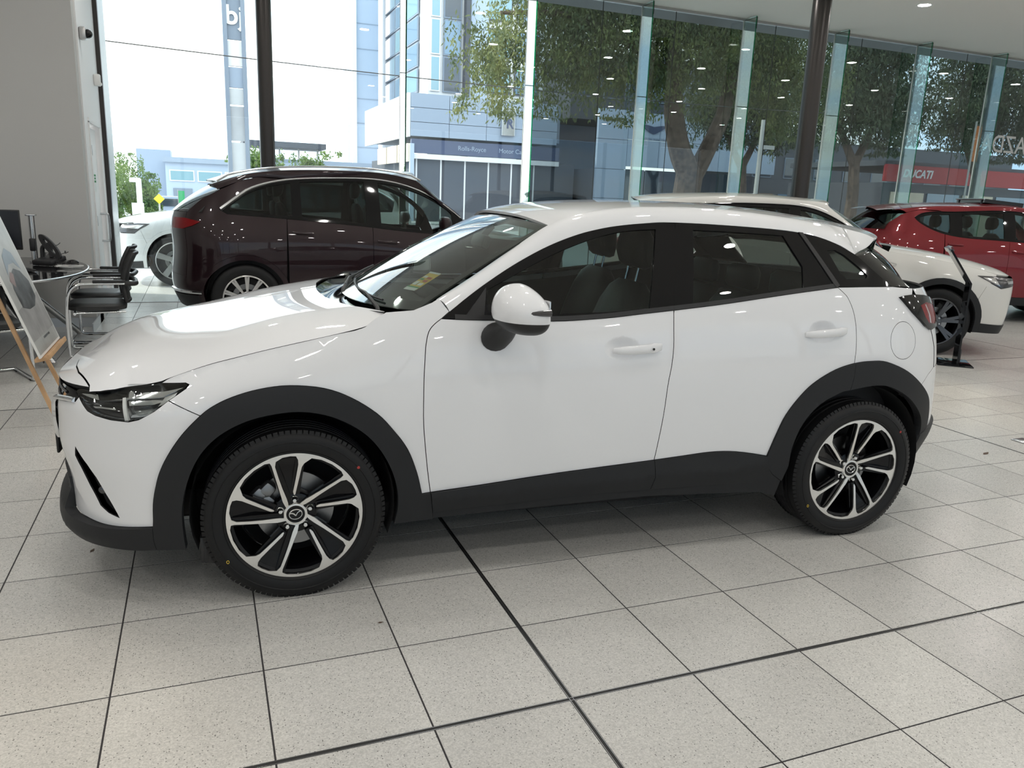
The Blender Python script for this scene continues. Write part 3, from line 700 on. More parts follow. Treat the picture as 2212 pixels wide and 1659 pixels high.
for k, (x, y, z, rx, rz) in enumerate(((-4.25, 33, 1.5, .62, 1.3), (-3.75, 36.0, 1.7, .55, 1.15), (-2.95, 33, 1.25, .45, .80))):
    tree('hedge_tree', ['tall narrow green tree nearest the outside pier', 'middle green tree of the three left of the low office', 'small rounded green tree nearest the maroon SUV'][k], (x, y, -.2), [([(0, 0, 0), (.02, 0, .5), (0, 0, 1.0)], .08, .05)], [((0, 0, z), (rx, .7, rz)), ((.1, 0, z * .65), (rx * .9, .6, rz * .6))], 5200, 'leaf_green', (.05, .12), .2, 40 + k, 'trees beyond the forecourt at left')
for k, (x, y) in enumerate(((2.6, 55), (6.9, 58.5))):
    tree('far_tree', ['distant round tree left of the dark steel post', 'distant round tree right of the dark steel post'][k], (x, y, -.2), [([(0, 0, 0), (0, 0, 1), (0, 0, 2)], .15, .1)], [((0, 0, 3.0), (1.6, 1.0, 1.2))], 2500, 'leaf_green', (.12, .25), 0, 60 + k, 'distant trees')
# ---------------------------------------------------------------- main car: analytic body surfaces (car space: x rearwards from the front axle, y across, z up)
def spline(tab):
    xs = np.array([t[0] for t in tab], float); ys = np.array([t[1] for t in tab], float)
    n = len(xs); h = np.diff(xs); A = np.zeros((n, n)); r = np.zeros(n)
    A[0, 0] = A[-1, -1] = 1
    for i in range(1, n - 1):
        A[i, i - 1] = h[i - 1]; A[i, i] = 2 * (h[i - 1] + h[i]); A[i, i + 1] = h[i]
        r[i] = 3 * ((ys[i + 1] - ys[i]) / h[i] - (ys[i] - ys[i - 1]) / h[i - 1])
    c = np.linalg.solve(A, r)
    b = np.diff(ys) / h - h * (2 * c[:-1] + c[1:]) / 3
    d = np.diff(c) / (3 * h)
    xs, ys, b, c, d = xs.tolist(), ys.tolist(), b.tolist(), c.tolist(), d.tolist()
    s0, s1 = b[0], b[-1] + 2 * c[-2] * (xs[-1] - xs[-2]) + 3 * d[-1] * (xs[-1] - xs[-2]) ** 2
    def f(x):
        if x <= xs[0]: return ys[0] + s0 * (x - xs[0])
        if x >= xs[-1]: return ys[-1] + s1 * (x - xs[-1])
        i = bisect.bisect_right(xs, x) - 1
        t = x - xs[i]
        return ys[i] + t * (b[i] + t * (c[i] + t * d[i]))
    return f

class Hatch:
    """Half-width surface of the near white hatchback."""
    zT = staticmethod(spline([(-.60, .80), (-.45, .845), (-.3, .900), (-.2, .927), (-.085, .955), (.04, .983), (.17, 1.012), (.3, 1.040), (.45, 1.062), (.6, 1.068), (.78, 1.063), (1.02, 1.059), (1.29, 1.071), (1.56, 1.098), (1.97, 1.147), (2.39, 1.199), (2.6, 1.206), (2.8, 1.203), (3.1, 1.19)]))
    yT = staticmethod(spline([(-.6, .780), (-.3, .785), (0, .79), (.3, .797), (.6, .803), (1.0, .808), (1.5, .808), (2.0, .802), (2.4, .790), (2.8, .772), (3.1, .755)]))
    Wm = staticmethod(spline([(-.6, .866), (-.2, .870), (.0, .870), (.3, .864), (.6, .858), (1.0, .857), (1.6, .858), (2.0, .862), (2.3, .868), (2.6, .870), (2.8, .868), (3.2, .86)]))
    xf = staticmethod(spline([(.15, -.85), (.25, -.878), (.34, -.868), (.45, -.873), (.55, -.893), (.65, -.893), (.75, -.892), (.82, -.880), (.9, -.85)]))
    xr = staticmethod(spline([(.2, 3.25), (.35, 3.335), (.45, 3.405), (.55, 3.41), (.7, 3.39), (.9, 3.36), (1.05, 3.325), (1.2, 3.25), (1.35, 3.12), (1.5, 2.98)]))
    zm = .72; xn0 = -.25; nn = 2.8; xt0 = 2.55; nt = 2.6; Ln = .64; Lt = .82
    dimples = [(1.318, .948, .085, .050, .020), (2.302, 1.005, .080, .052, .020)]
    @classmethod
    def W0(k, x, z):
        Wm, yT, zT = k.Wm(x), k.yT(x), k.zT(x)
        if z <= k.zm:
            return Wm - .032 * ((k.zm - z) / .45) ** 2
        sl = 2.4 * (Wm - yT) / (zT - k.zm)
        if z <= zT:
            y = Wm - (Wm - yT) * ((z - k.zm) / (zT - k.zm)) ** 2.4
            for cx, cz, rx, rz, dp in k.dimples:
                q = ((x - cx) / rx) ** 2 + ((z - cz) / rz) ** 2
                if q < 1: y -= dp * (1 - q) ** 1.5
            return y
        dz = z - zT
        return yT - min(sl, .42) * dz - .20 * dz * dz
    @classmethod
    def S(k, x, z):
        y = k.W0(max(min(x, k.xt0 + .7), k.xn0 - .3), z)
        if x < k.xn0:
            r = (k.xn0 - x) / (k.xn0 - k.xf(z))
            y *= 0 if r >= 1 else (1 - r ** k.nn) ** (1 / k.nn)
        elif x > k.xt0:
            r = (x - k.xt0) / (k.xr(z) - k.xt0)
            y *= 0 if r >= 1 else (1 - r ** k.nt) ** (1 / k.nt)
        return y
    @classmethod
    def P(k, w, z):
        """(w, z) -> point on the near (negative y) flank; w = x along the flank, wrapping round nose and tail."""
        if w < k.xn0:
            al = min((k.xn0 - w) / k.Ln, math.pi / 2); sa, ca = math.sin(al), max(math.cos(al), 0.)
            r = (sa ** k.nn + ca ** k.nn) ** (-1 / k.nn)
            x = k.xn0 - (k.xn0 - k.xf(z)) * r * sa
            return (x, -k.W0(max(x, k.xn0 - .3), z) * r * ca, z)
        if w > k.xt0:
            al = min((w - k.xt0) / k.Lt, math.pi / 2); sa, ca = math.sin(al), max(math.cos(al), 0.)
            r = (sa ** k.nt + ca ** k.nt) ** (-1 / k.nt)
            x = k.xt0 + (k.xr(z) - k.xt0) * r * sa
            return (x, -k.W0(min(x, k.xt0 + .7), z) * r * ca, z)
        return (w, -k.W0(w, z), z)
    @classmethod
    def inv(k, x, y, z):
        if x < k.xn0:
            return (k.xn0 - k.Ln * math.atan2((k.xn0 - x) / (k.xn0 - k.xf(z)), abs(y) / k.W0(max(x, k.xn0 - .3), z)), z)
        if x > k.xt0:
            return (k.xt0 + k.Lt * math.atan2((x - k.xt0) / (k.xr(z) - k.xt0), abs(y) / k.W0(min(x, k.xt0 + .7), z)), z)
        return (x, z)
    # bonnet and nose top: height field
    zc = staticmethod(spline([(-.875, .796), (-.84, .815), (-.78, .848), (-.66, .902), (-.5, .949), (-.37, .972), (-.07, 1.044), (.25, 1.096), (.45, 1.120), (.6, 1.135)]))
    zE = staticmethod(spline([(-.875, .790), (-.8, .795), (-.7, .803), (-.6, .817), (-.45, .845), (-.3, .900), (-.2, .927), (-.085, .955), (.04, .983), (.17, 1.012), (.3, 1.046), (.4, 1.072), (.6, 1.10)]))
    @classmethod
    def yE(k, x):
        return max(k.S(x, min(k.zE(x), k.zT(x))), 1e-4)
    @classmethod
    def T(k, x, y):
        zE, zc, yE = k.zE(x), k.zc(x), k.yE(x)
        t = min(max(1 - abs(y) / yE, 0), 1)
        return zE + (zc - zE) * (1 - (1 - t) ** 4.2)
    # roof
    zR = staticmethod(spline([(.93, 1.447), (1.06, 1.488), (1.21, 1.514), (1.28, 1.522), (1.52, 1.541), (1.79, 1.548), (1.98, 1.547), (2.18, 1.539), (2.35, 1.527), (2.57, 1.506), (2.82, 1.480), (3.03, 1.446), (3.3, 1.395)]))

# outlines of the panels on the flank surface, (w, z) in metres
HD = {
 'hoodsh': [(-0.4484, 0.8448), (-0.4268, 0.8606), (-0.3918, 0.8761), (-0.3003, 0.907), (-0.2068, 0.9308), (-0.0846, 0.9609), (0.04, 0.9885), (0.1665, 1.0167), (0.2309, 1.0295), (0.2696, 1.0425), (0.2839, 1.0548), (0.3106, 1.0737), (0.3515, 1.0959)],
 'archO': [(-0.4996, 0.3207), (-0.4936, 0.416), (-0.472, 0.497), (-0.444, 0.5666), (-0.4073, 0.634), (-0.3675, 0.6895), (-0.3153, 0.7442), (-0.272, 0.7766), (-0.2068, 0.8061), (-0.115, 0.8306), (-0.0107, 0.8407), (0.1116, 0.827), (0.2115, 0.7869), (0.3059, 0.7215), (0.3679, 0.6518), (0.4228, 0.5727), (0.4615, 0.4726), (0.4845, 0.3781)],
 'archI': [(-0.3919, 0.2282), (-0.4001, 0.3574), (-0.3879, 0.4449), (-0.3607, 0.5248), (-0.3222, 0.601), (-0.2685, 0.6609), (-0.1983, 0.704), (-0.1184, 0.7312), (-0.0091, 0.7457), (0.0738, 0.7385), (0.1579, 0.7116), (0.2449, 0.6583), (0.3062, 0.5932), (0.3523, 0.5126), (0.3813, 0.4258), (0.3889, 0.3382), (0.3749, 0.2588)],
 'DF': [(0.5606, 1.0721), (0.5352, 1.0543), (0.5162, 1.0359), (0.5052, 1.0156), (0.4975, 0.9851), (0.4926, 0.9509), (0.4852, 0.8464), (0.4839, 0.7008), (0.4908, 0.6031), (0.5049, 0.4782), (0.5195, 0.3808)],
 'DF2': [(0.5195, 0.3808), (0.5307, 0.2925), (0.5336, 0.2629)],
 'DM': [(1.56, 1.1), (1.5562, 1.0253), (1.5549, 0.9521), (1.5476, 0.8711), (1.535, 0.7872), (1.526, 0.6496), (1.5055, 0.4522)],
 'DM2': [(1.5055, 0.4522), (1.5135, 0.377), (1.503, 0.315)],
 'DR': [(2.3968, 1.1976), (2.4265, 1.1736), (2.4476, 1.1502), (2.4709, 1.0933), (2.4824, 1.0241), (2.4858, 0.9368), (2.4822, 0.8597)],
 'DR2': [(2.4822, 0.8597), (2.4804, 0.7947), (2.4684, 0.7357)],
 'rarchO': [(2.077, 0.4351), (2.105, 0.5302), (2.1438, 0.6303), (2.2133, 0.7233), (2.2807, 0.7813), (2.3794, 0.8324), (2.4822, 0.8597), (2.5782, 0.8675), (2.6706, 0.8602), (2.8013, 0.8101), (2.9265, 0.7279), (3.004, 0.6588)],
 'rarchI': [(2.1997, 0.3804), (2.2002, 0.4731), (2.2357, 0.5854), (2.3121, 0.6733), (2.4137, 0.7248), (2.4684, 0.7357), (2.6179, 0.7527), (2.7153, 0.7347), (2.8305, 0.6759), (2.922, 0.5955)],
 'sillF': [(0.4845, 0.3775), (0.5195, 0.3808), (0.7287, 0.3955), (1.0464, 0.4226), (1.5055, 0.4522)],
 'sillR': [(1.5055, 0.4522), (1.6481, 0.4629), (1.7756, 0.4722), (1.8791, 0.4694), (1.9767, 0.4554), (2.077, 0.4351)],
 'seam': [(0.5307, 0.2928), (1.1408, 0.3145), (1.503, 0.315), (1.8223, 0.3107), (2.1784, 0.3051)],
 'sillB': [(0.3749, 0.2588), (0.5336, 0.2629), (0.9786, 0.2716), (1.4952, 0.2792), (2.0668, 0.253), (2.1623, 0.2268)],
 'dloup': [(0.5606, 1.0721), (0.6505, 1.1395), (0.736, 1.196), (0.8233, 1.2496), (0.9117, 1.2969), (1.0025, 1.341), (1.0935, 1.3765), (1.1844, 1.4062), (1.2774, 1.4271), (1.3687, 1.442), (1.4625, 1.4516), (1.6073, 1.4594)],
 'dloupR': [(1.6073, 1.4594), (1.7531, 1.4583), (1.945, 1.4517), (2.0773, 1.4449), (2.2207, 1.4344)],
 'dloupQ': [(2.2207, 1.4344), (2.3168, 1.4199), (2.4202, 1.3904), (2.5236, 1.3434)],
 'dlolF': [(0.5606, 1.0721), (0.6454, 1.0677), (0.7792, 1.064), (1.0183, 1.0591), (1.1488, 1.0634), (1.2834, 1.0723), (1.4205, 1.0864), (1.56, 1.1)],
 'dlolR': [(1.56, 1.1), (1.7747, 1.1224), (1.9687, 1.1469), (2.1699, 1.1722), (2.3968, 1.1976)],
 'dlolQ': [(2.3968, 1.1976), (2.5561, 1.1998), (2.7505, 1.1999)],
 'glassF': [(0.7486, 1.0963), (0.7508, 1.1772), (0.8285, 1.2147), (0.9078, 1.2536), (0.9976, 1.2966), (1.0886, 1.335), (1.2035, 1.3763), (1.3191, 1.4069), (1.4114, 1.4204), (1.5111, 1.4272), (1.4789, 1.2658), (1.4474, 1.108), (1.2405, 1.0943), (1.0382, 1.0871), (0.8513, 1.0862)],
 'sail': [(0.6563, 1.0807), (0.7499, 1.1904), (0.7331, 1.0795)],
 'glassR': [(1.6888, 1.4294), (1.8758, 1.4261), (2.1374, 1.4169), (2.2176, 1.2863), (2.2092, 1.1973), (1.9707, 1.1616), (1.6532, 1.1265)],
 'glassQ': [(2.3678, 1.3573), (2.4139, 1.3591), (2.4612, 1.337), (2.5133, 1.3005), (2.5797, 1.2495), (2.5669, 1.2381), (2.4507, 1.2349), (2.4168, 1.2686)],
 'Qdiv': [(2.2221, 1.4334), (2.2451, 1.4317), (2.4052, 1.2054), (2.3879, 1.1964), (2.38, 1.2008)],
 'headlight': [(-0.6954, 0.8152), (-0.5682, 0.8339), (-0.4484, 0.8449), (-0.3651, 0.8518), (-0.3537, 0.8478), (-0.3623, 0.8359), (-0.4183, 0.797), (-0.4616, 0.7614), (-0.5103, 0.7317), (-0.5431, 0.7223), (-0.6019, 0.7251), (-0.6563, 0.7338), (-0.6868, 0.7443), (-0.7075, 0.7618), (-0.7301, 0.7815), (-0.7491, 0.7917), (-0.7425, 0.8014)],
 'fog': [(-0.7566, 0.5815), (-0.7163, 0.5355), (-0.6899, 0.4919), (-0.6685, 0.4355), (-0.6288, 0.3532), (-0.6588, 0.3626), (-0.6899, 0.3834), (-0.7219, 0.4522), (-0.7416, 0.518), (-0.7614, 0.5584)],
 'bumplow': [(-0.4996, 0.3207), (-0.6098, 0.3107), (-0.6811, 0.3071), (-0.7581, 0.3087), (-0.8228, 0.3081)],
 'lipb': [(-0.3919, 0.2278), (-0.4901, 0.2278), (-0.5568, 0.2242), (-0.6514, 0.2255), (-0.7741, 0.2249)],
 'tail': [(2.7781, 1.1518), (2.8433, 1.1526), (2.9372, 1.145), (3.005, 1.1379), (3.0965, 1.1217), (3.112, 1.0695), (3.0649, 1.0341), (2.9849, 1.0025), (2.9499, 1.0114), (2.8554, 1.0802)],
 'fuelc': [(2.7709, 0.9558)],
 'fuelx': [(2.6886, 0.9589), (2.8638, 0.9507), (2.7791, 1.0408), (2.7732, 0.8684)],
 'handF': [(1.265, 0.8859), (1.5072, 0.8994), (1.3848, 0.8926)],
 'handR': [(2.1971, 0.9852), (2.438, 1.0006)],
}

# ---------------------------------------------------------------- wheels
def emblem(parent, mat, c, r, rot=0):
    """oval ring with a spread-wing V inside, on a hub cap facing -y"""
    b = MB(); n = 28; ring = []
    for i in range(n):
        a = 2 * PI * i / n; ring.append((r * 1.12 * math.cos(a), r * .88 * math.sin(a)))
    wing = [(-.98, .40), (-.55, .34), (-.25, .10), (0, -.22), (.25, .10), (.55, .34), (.98, .40)]
    R = Matrix.Rotation(rot, 2)
    t3 = lambda q, y: (c[0] + (R @ Vector(q)).x, c[1] + y, c[2] + (R @ Vector(q)).y)
    b.tube([t3(q, 0) for q in ring], r * .10, 6, closed=True)
    b.tube([t3((x * r, y * r), -.0005) for x, y in smooth_line(wing, 4)], r * .12, 6)
    return b.build('emblem', mat, parent)

def wheel_hatch(parent, cx, side, rot):
    """18-inch two-tone alloy; side -1 near (outer face towards -y)"""
    root = MB()
    yo = .85
    # tyre
    R0 = .336
    prof = [(.226, -.080), (.240, -.086), (.2496, -.0945), (.254, -.103), (.264, -.1085), (.285, -.1115), (.305, -.1105), (.318, -.105), (.327, -.095), (.3325, -.082), (.3345, -.06)]
    gro = []
    for g in (-.045, -.015, .015, .045):
        gro += [(.336, g - .006), (.329, g - .004), (.329, g + .004), (.336, g + .006)]
    prof = prof + gro + [(r, -h) for r, h in reversed(prof)]
    tyre = MB(); tyre.lathe(prof, 96)
    # shoulder tread blocks and sidewall ribs
    for k in range(96):
        a = 2 * PI * k / 96
        for s in (-1, 1):
            q = Vector((math.cos(a) * .3225, s * .0968, math.sin(a) * .3225)); t = Vector((-math.sin(a), 0, math.cos(a))); r = Vector((math.cos(a), 0, math.sin(a)))
            d = (r * .45 + Vector((0, s, 0))).normalized(); u = t.cross(d)
            M = Matrix((t, u, d)).transposed()
            tyre.box(q, (.0165, .030, .0042), M)
    for rr in (.256, .296):
        tyre.lathe([(rr - .002, -.1075 if rr < .27 else -.1112), (rr, -.1135 if rr > .27 else -.1092), (rr + .002, -.1115 if rr > .27 else -.1085)], 96)
    W_ = empty('wheel'); W_.parent = parent
    ctr = (cx, side * .7625, .334)
    W_.location = ctr
    if side > 0: W_.rotation_euler = (0, 0, PI)
    tyre.build('tyre', MT['rubber'], W_, smooth=50)
    # rim barrel
    rb = MB(); rb.lathe([(.2500, -.0905), (.2500, -.0975), (.2470, -.0985), (.2400, -.0965), (.2370, -.085), (.225, -.06), (.218, -.02), (.216, .04), (.220, .09), (.226, .10)], 72)
    rb.build('rim_barrel', MT['alloy_black'], W_, smooth=60)
    bk = MB(); bk.lathe([(.215, .075), (.05, .075), (.0, .075)], 48)
    bk.build('back_plate', MT['liner'], W_)
    # face: depth of the spokes along -y as a function of radius
    def dep(a, b):
        r = math.hypot(a, b); t = min(max((r - .03) / .2, 0), 1)
        return (a, -.0990 + .020 * (1 - t) ** 1.6, b)
    pol = lambda an, r: (r * math.cos(math.radians(an) + rot), r * math.sin(math.radians(an) + rot))
    circ = lambda r, n=120, ph=0: [(r * math.cos(2 * PI * i / n + ph), r * math.sin(2 * PI * i / n + ph)) for i in range(n)]
    # cut-outs of the machined face, one per sector, with the short spoke left standing in it
    hol = []; poc = []
    for k in range(5):
        o = -72 * k
        hl_ = [(106.8, .2300), (109.2, .2120), (110.8, .1600), (112.4, .1200), (115.0, .0740), (118.5, .0560), (124, .0450), (116, .0432), (104, .0432), (92, .0432), (80, .0432), (68, .0440), (62.5, .0560), (57.5, .0720), (50.0, .0980), (43.6, .1500), (39.8, .2200), (40.2, .2330), (44.5, .2385), (55, .2395), (66, .2388), (74.6, .2345), (80.6, .2100), (82.4, .1950), (85.2, .1300), (89.4, .0850), (91.3, .0805), (93.6, .0830), (94.4, .0960), (88.9, .1450), (86.2, .2050), (86.7, .2240), (88.6, .2375), (93.5, .2395), (100.2, .2385)]
        hol.append([pol(a + o, r) for a, r in hl_])
        pl = [(106.8, .2300), (100.2, .2385), (93.5, .2395), (88.6, .2375), (86.7, .2240), (86.2, .2050), (88.9, .1450), (94.4, .0960), (99, .078), (113, .0780), (112.2, .1200), (110.8, .1600), (109.4, .2080)]
        poc.append([pol(a + o, r) for a, r in pl])
    face = panel_mesh('wheel_face', MT['alloy_machined'], circ(.2492), dep, holes=hol + [circ(.0335, 40)], step=.02, edge=.008, depth=.010)
    # surf with a=x, b=z, normal must point to -y
    link('wheel_face', face, W_)
    sp = MB()
    # black spoke bodies: pocket floors recessed and a hub disc
    for p in poc:
        m = panel_mesh('p', MT['alloy_black'], inset(p if area2(p) > 0 else p[::-1], -.003), lambda a, b: (dep(a, b)[0], dep(a, b)[1] + .016 + .02 * max(0, 1 - abs(math.hypot(a, b) - .15) / .1), b), step=.03, edge=.015, depth=.03)
        sp.add([v.co for v in m.vertices], [tuple(f.vertices) for f in m.polygons]); bpy.data.meshes.remove(m)
    sp.lathe([(.0, -.070), (.060, -.070), (.078, -.064), (.084, -.05), (.084, -.02)], 40)
    for k in range(5):
        # webs carrying the short and long spokes behind the machined skin
        for a0, a1, r0, r1, wd in ((90, 84, .08, .236, .016), (120, 110, .05, .236, .018)):
            A = pol(a0 - 72 * k, r0); B = pol(a1 - 72 * k, r1)
            sp.bar((A[0], -.062, A[1]), (B[0], -.078, B[1]), .034, wd, up=(0, 1, 0))
    sp.build('spoke_body', MT['alloy_black'], W_, smooth=30)
    for k in range(5):
        a = math.radians(92.4 - 72 * k) + rot
        q = (math.cos(a) * .0572, -.070, math.sin(a) * .0572)
        nb = MB(); nb.lathe([(.0135, .0), (.0125, -.001), (.0105, -.004)], 16, c=q); nb.lathe([(.0105, 0), (.0095, -.014), (.007, -.0175), (0, -.0185)], 6, c=q)
        nb.build('wheel_nut', MT['chrome'], W_, smooth=30)
    cp = MB(); cp.lathe([(.0355, -.060), (.0355, -.0785), (.034, -.0805), (.0285, -.0805), (.0275, -.0785), (0, -.0780)], 40)
    cp_o = cp.build('centre_cap', [MT['alloy_black']], W_, smooth=40)
    rg = MB(); rg.lathe([(.0425, -.070), (.0425, -.0795), (.040, -.081), (.0355, -.081), (.0352, -.078)], 40); rg.build('hub_ring', MT['alloy_machined'], W_, smooth=40)
    emblem(W_, MT['chrome'], (0, -.0800, 0), .0215, rot + .2)
    dk = MB(); dk.lathe([(.07, .0), (.07, -.012), (.148, -.012), (.148, .012), (.07, .012)], 48); dk.build('brake_disc', MT['brake_steel'], W_)
    ca = MB()
    for s_, (dx, dz) in enumerate(((-.095, .095), (-.10, .045), (-.125, .075))):
        ca.box((dx * 1.05, -.03, dz * .95), (.06, .05, .05), Matrix.Rotation(-.8, 3, 'Y'), .014)
    if side > 0: pass
    ca.build('brake_caliper', MT['caliper'], W_)
    for an, rr, mt in ((212, .292, 'sticker_yellow'), (38, .296, 'sticker_red')):
        a = math.radians(an); dt = MB(); q = (math.cos(a) * rr, -.1128, math.sin(a) * rr)
        if mt == 'sticker_yellow': dt.tube([(q[0] + .0045 * math.cos(t), q[1], q[2] + .006 * math.sin(t)) for t in [2 * PI * i / 14 for i in range(14)]], .0011, 5, closed=True)
        else: dt.lathe([(0, -.0004), (.0055, -.0002), (.0058, .001)], 14, c=q)
        dt.build('balance_mark', MT[mt], W_)
    return W_

# ---------------------------------------------------------------- seats
def pad(mb, rows, n=20, p=3.2):
    """loft of rounded-rectangle sections: rows of (centre xyz, half depth, half width, tilt about y) from bottom to top"""
    R = []
    for (c, hd, hw, tl) in rows:
        ring = []
        for j in range(n):
            a = 2 * PI * j / n; ca, sa = math.cos(a), math.sin(a)
            r = (abs(ca) ** p + abs(sa) ** p) ** (-1 / p)
            dx, dy = hd * r * ca, hw * r * sa
            ring.append((c[0] + dx * math.cos(tl), c[1] + dy, c[2] - dx * math.sin(tl)))
        R.append(ring)
    mb.grid(R, closed=True)
    for ring, fl in ((R[0], True), (R[-1], False)):
        b = len(mb.v); mb.add(ring, [tuple(range(n))[::-1] if fl else tuple(range(n))])

def car_seat(parent, x, y, z, w=.25, hr=True, mat='leather_black', hrx=None):
    s = empty('seat', (x, y, z)); s.parent = parent
    b = MB(); pad(b, [((-.22, 0, .0), .26, w * .94, 0), ((-.22, 0, .05), .27, w, 0), ((-.23, 0, .12), .27, w, .06), ((-.23, 0, .15), .24, w * .86, .06)]); b.build('seat_cushion', MT[mat], s, smooth=50)
    b = MB(); tl = .26
    rows = []
    for t, hd, ww in ((0, .06, .88), (.1, .085, 1.0), (.3, .09, 1.03), (.5, .075, 1.0), (.62, .06, .92), (.70, .045, .74), (.74, .025, .5)):
        rows.append(((.02 + t * math.sin(tl), 0, .10 + t * math.cos(tl)), hd, w * ww, tl))
    pad(b, rows); b.build('backrest', MT[mat], s, smooth=50)
    if hr:
        hx = .02 + .76 * math.sin(tl); hz = .10 + .76 * math.cos(tl)
        b = MB(); pad(b, [((hx, 0, hz + .045), .03, .085, tl), ((hx, 0, hz + .06), .05, .115, tl), ((hx - .005, 0, hz + .12), .062, .135, tl * .8), ((hx + .0, 0, hz + .19), .055, .118, tl * .6), ((hx + .008, 0, hz + .225), .03, .085, tl * .6)])
        h = b.build('headrest', MT[mat], s, smooth=50)
        pb = MB()
        for sy in (-.055, .055): pb.tube([(hx - .02, sy, hz - .03), (hx, sy, hz + .07)], .006, 8)
        pb.build('headrest_post', MT['chrome'], h)
    return s

# ---------------------------------------------------------------- the near car
def build_hatch():
    K = Hatch; P = K.P; D = HD; WC = K.xn0 - K.Ln * PI / 2; TC = K.xt0 + K.Lt * PI / 2
    car = empty('compact_suv', (-.6854, 1.7687, 0), -.06259491, 'glossy white compact SUV with black wheel arch cladding, largest car in the foreground', 'car')
    wh, cl, bg = MT['paint_white'], MT['cladding'], MT['black_gloss']; wg = [wh, MT['liner']]  # second slot blackens the rims, painting shade into the panel gaps
    sm = lambda L, n=6: smooth_line(L, n)
    hood, aO, aI = sm(D['hoodsh'][:9], 4) + sm(D['hoodsh'][8:], 3)[1:], sm(D['archO'], 4), sm(D['archI'], 4)
    rO = sm(D['rarchO'] + [(3.030, .60), (3.038, .545), (3.034, .490)], 4)
    rI = sm(D['rarchI'] + [(2.960, .53), (2.965, .45), (2.945, .37)], 4)
    iO = min(range(len(aO)), key=lambda i: abs(aO[i][0] + .3153) + abs(aO[i][1] - .7442))
    near = lambda L, q: min(range(len(L)), key=lambda i: math.hypot(L[i][0] - q[0], L[i][1] - q[1]))
    fgp = D['fog'] if area2(D['fog']) > 0 else D['fog'][::-1]; fgp = inset(fgp, -.005); HL = D['headlight']; DF, DM, DR = sm(D['DF'], 3), sm(D['DM'], 3), sm(D['DR'], 3)
    up = sm(D['dloup'], 4); upR = sm(D['dloupR'], 4); upQ = sm(D['dloupQ'], 4)
    lo = sm(D['dlolF'], 3); loR = sm(D['dlolR'], 3); loQ = D['dlolQ']
    sF, sR = sm(D['sillF'], 3), sm(D['sillR'], 3)
    jJ = near(rO, (2.92, .733)); irO = near(rO, D['DR2'][0]); irI = near(rI, D['DR2'][-1])
    ell = lambda cx, cz, rx, rz, n=36: [(cx + rx * math.cos(2 * PI * i / n), cz + rz * math.sin(2 * PI * i / n)) for i in range(n)]
    dim = lambda k: [(K.dimples[k][0] + rr * K.dimples[k][2] * math.cos(a), K.dimples[k][1] + rr * K.dimples[k][3] * math.sin(a)) for rr in (.2, .4, .55, .7, .82, .92, 1.0, 1.08) for a in [2 * PI * i / 26 for i in range(26)]]
    fend = hood + [(.455, 1.104), (.528, 1.132), (.556, 1.148), (.594, 1.098)] + DF + [D['sillF'][0]] + aO[:iO - 1:-1] + [HL[6], HL[5], HL[4], HL[3]]
    fdoor = lo + DM[1:] + sF[::-1][:-3] + DF[::-1][:-1]
    fdoor = lo + DM[1:] + [q for q in sF[::-1][1:] if q[0] > .53] + DF[::-1][:-1]
    rdoor = loR + DR[1:] + rO[:irO][::-1] + sR[::-1][1:] + DM[::-1][1:]
    fuel = ell(2.7735, .9555, .0865, .0875)
    TLo = D['tail']
    quart = [D['DR'][0]] + loQ[1:] + [(2.80, 1.196), (2.93, 1.188)] + [(2.90, 1.160), (2.83, 1.158), TLo[0], TLo[9], TLo[8], TLo[7], (3.02, 1.00), (3.06, .90), (3.06, .80), (2.99, .775)] + rO[irO + 1:jJ + 1][::-1] + DR[::-1][:-1]
    def cladP(w, z):
        x, y, zz = P(w, z); c = .352 + .040 * (min(max(w, .5), 2.15) - .5) / 1.6
        return (x, y - (.012 - .16 * abs(z - c) if abs(z - c) < .075 else 0), zz)
    # ---- flank panels, both sides
    for mi in (0, 1):
        kw = dict(mirror=mi)
        panel('front_fender', wg, fend, P, car, gap=.0016, step=.03, **kw)
        fd = panel('front_door', wg, fdoor, P, car, gap=.0016, step=.035, extra=dim(0), **kw)
        rd = panel('rear_door', wg, rdoor, P, car, gap=.0016, step=.035, extra=dim(1), **kw)
        qp = panel('quarter_panel', wg, quart, P, car, gap=.0010, step=.03, holes=[fuel] if mi == 0 else (), **kw)
        if mi == 0: panel('fuel_flap', wg, fuel, P, qp, gap=.0012, step=.03, depth=.006)
        # window surrounds and glass
        fw = up + [(1.590, 1.28)] + lo[::-1][:-1]
        GF = D['glassF']; GF = sm(GF[1:10], 3) + GF[10:] + GF[:1]
        sg = 1 if mi == 0 else 1
        panel('window_frame', bg, fw, P, fd, holes=[GF, D['sail']], off=.001, gap=.001, step=.03, depth=.014, **kw)
        panel('sail_panel', MT['black_plastic'], D['sail'], P, fd, off=-.001, step=.04, depth=.004, **kw)
        panel('window_glass', MT['car_glass'], GF, P, fd, off=-.004, step=.06, depth=0, **kw)
        rw = upR + [(2.2230, 1.4325), (2.30, 1.315), (2.3930, 1.2000)] + loR[::-1][1:] + [(1.578, 1.28)]
        panel('window_frame', bg, rw, P, rd, holes=[D['glassR']], off=.001, gap=.001, step=.03, depth=.014, **kw)
        panel('window_glass', MT['car_glass'], D['glassR'], P, rd, off=-.004, step=.06, depth=0, **kw)
        qw = upQ + loQ[::-1] + [(2.31, 1.320)]
        qf = panel('quarter_window_frame', bg, qw, P, car, holes=[D['glassQ']], off=.001, gap=.001, step=.03, depth=.014, **kw)
        panel('quarter_glass', MT['car_glass'], D['glassQ'], P, qf, off=-.004, step=.05, depth=0, **kw)
        panel('pillar_strip', MT['black_plastic'], D['Qdiv'], P, qf, off=.006, step=.04, depth=.008, **kw)
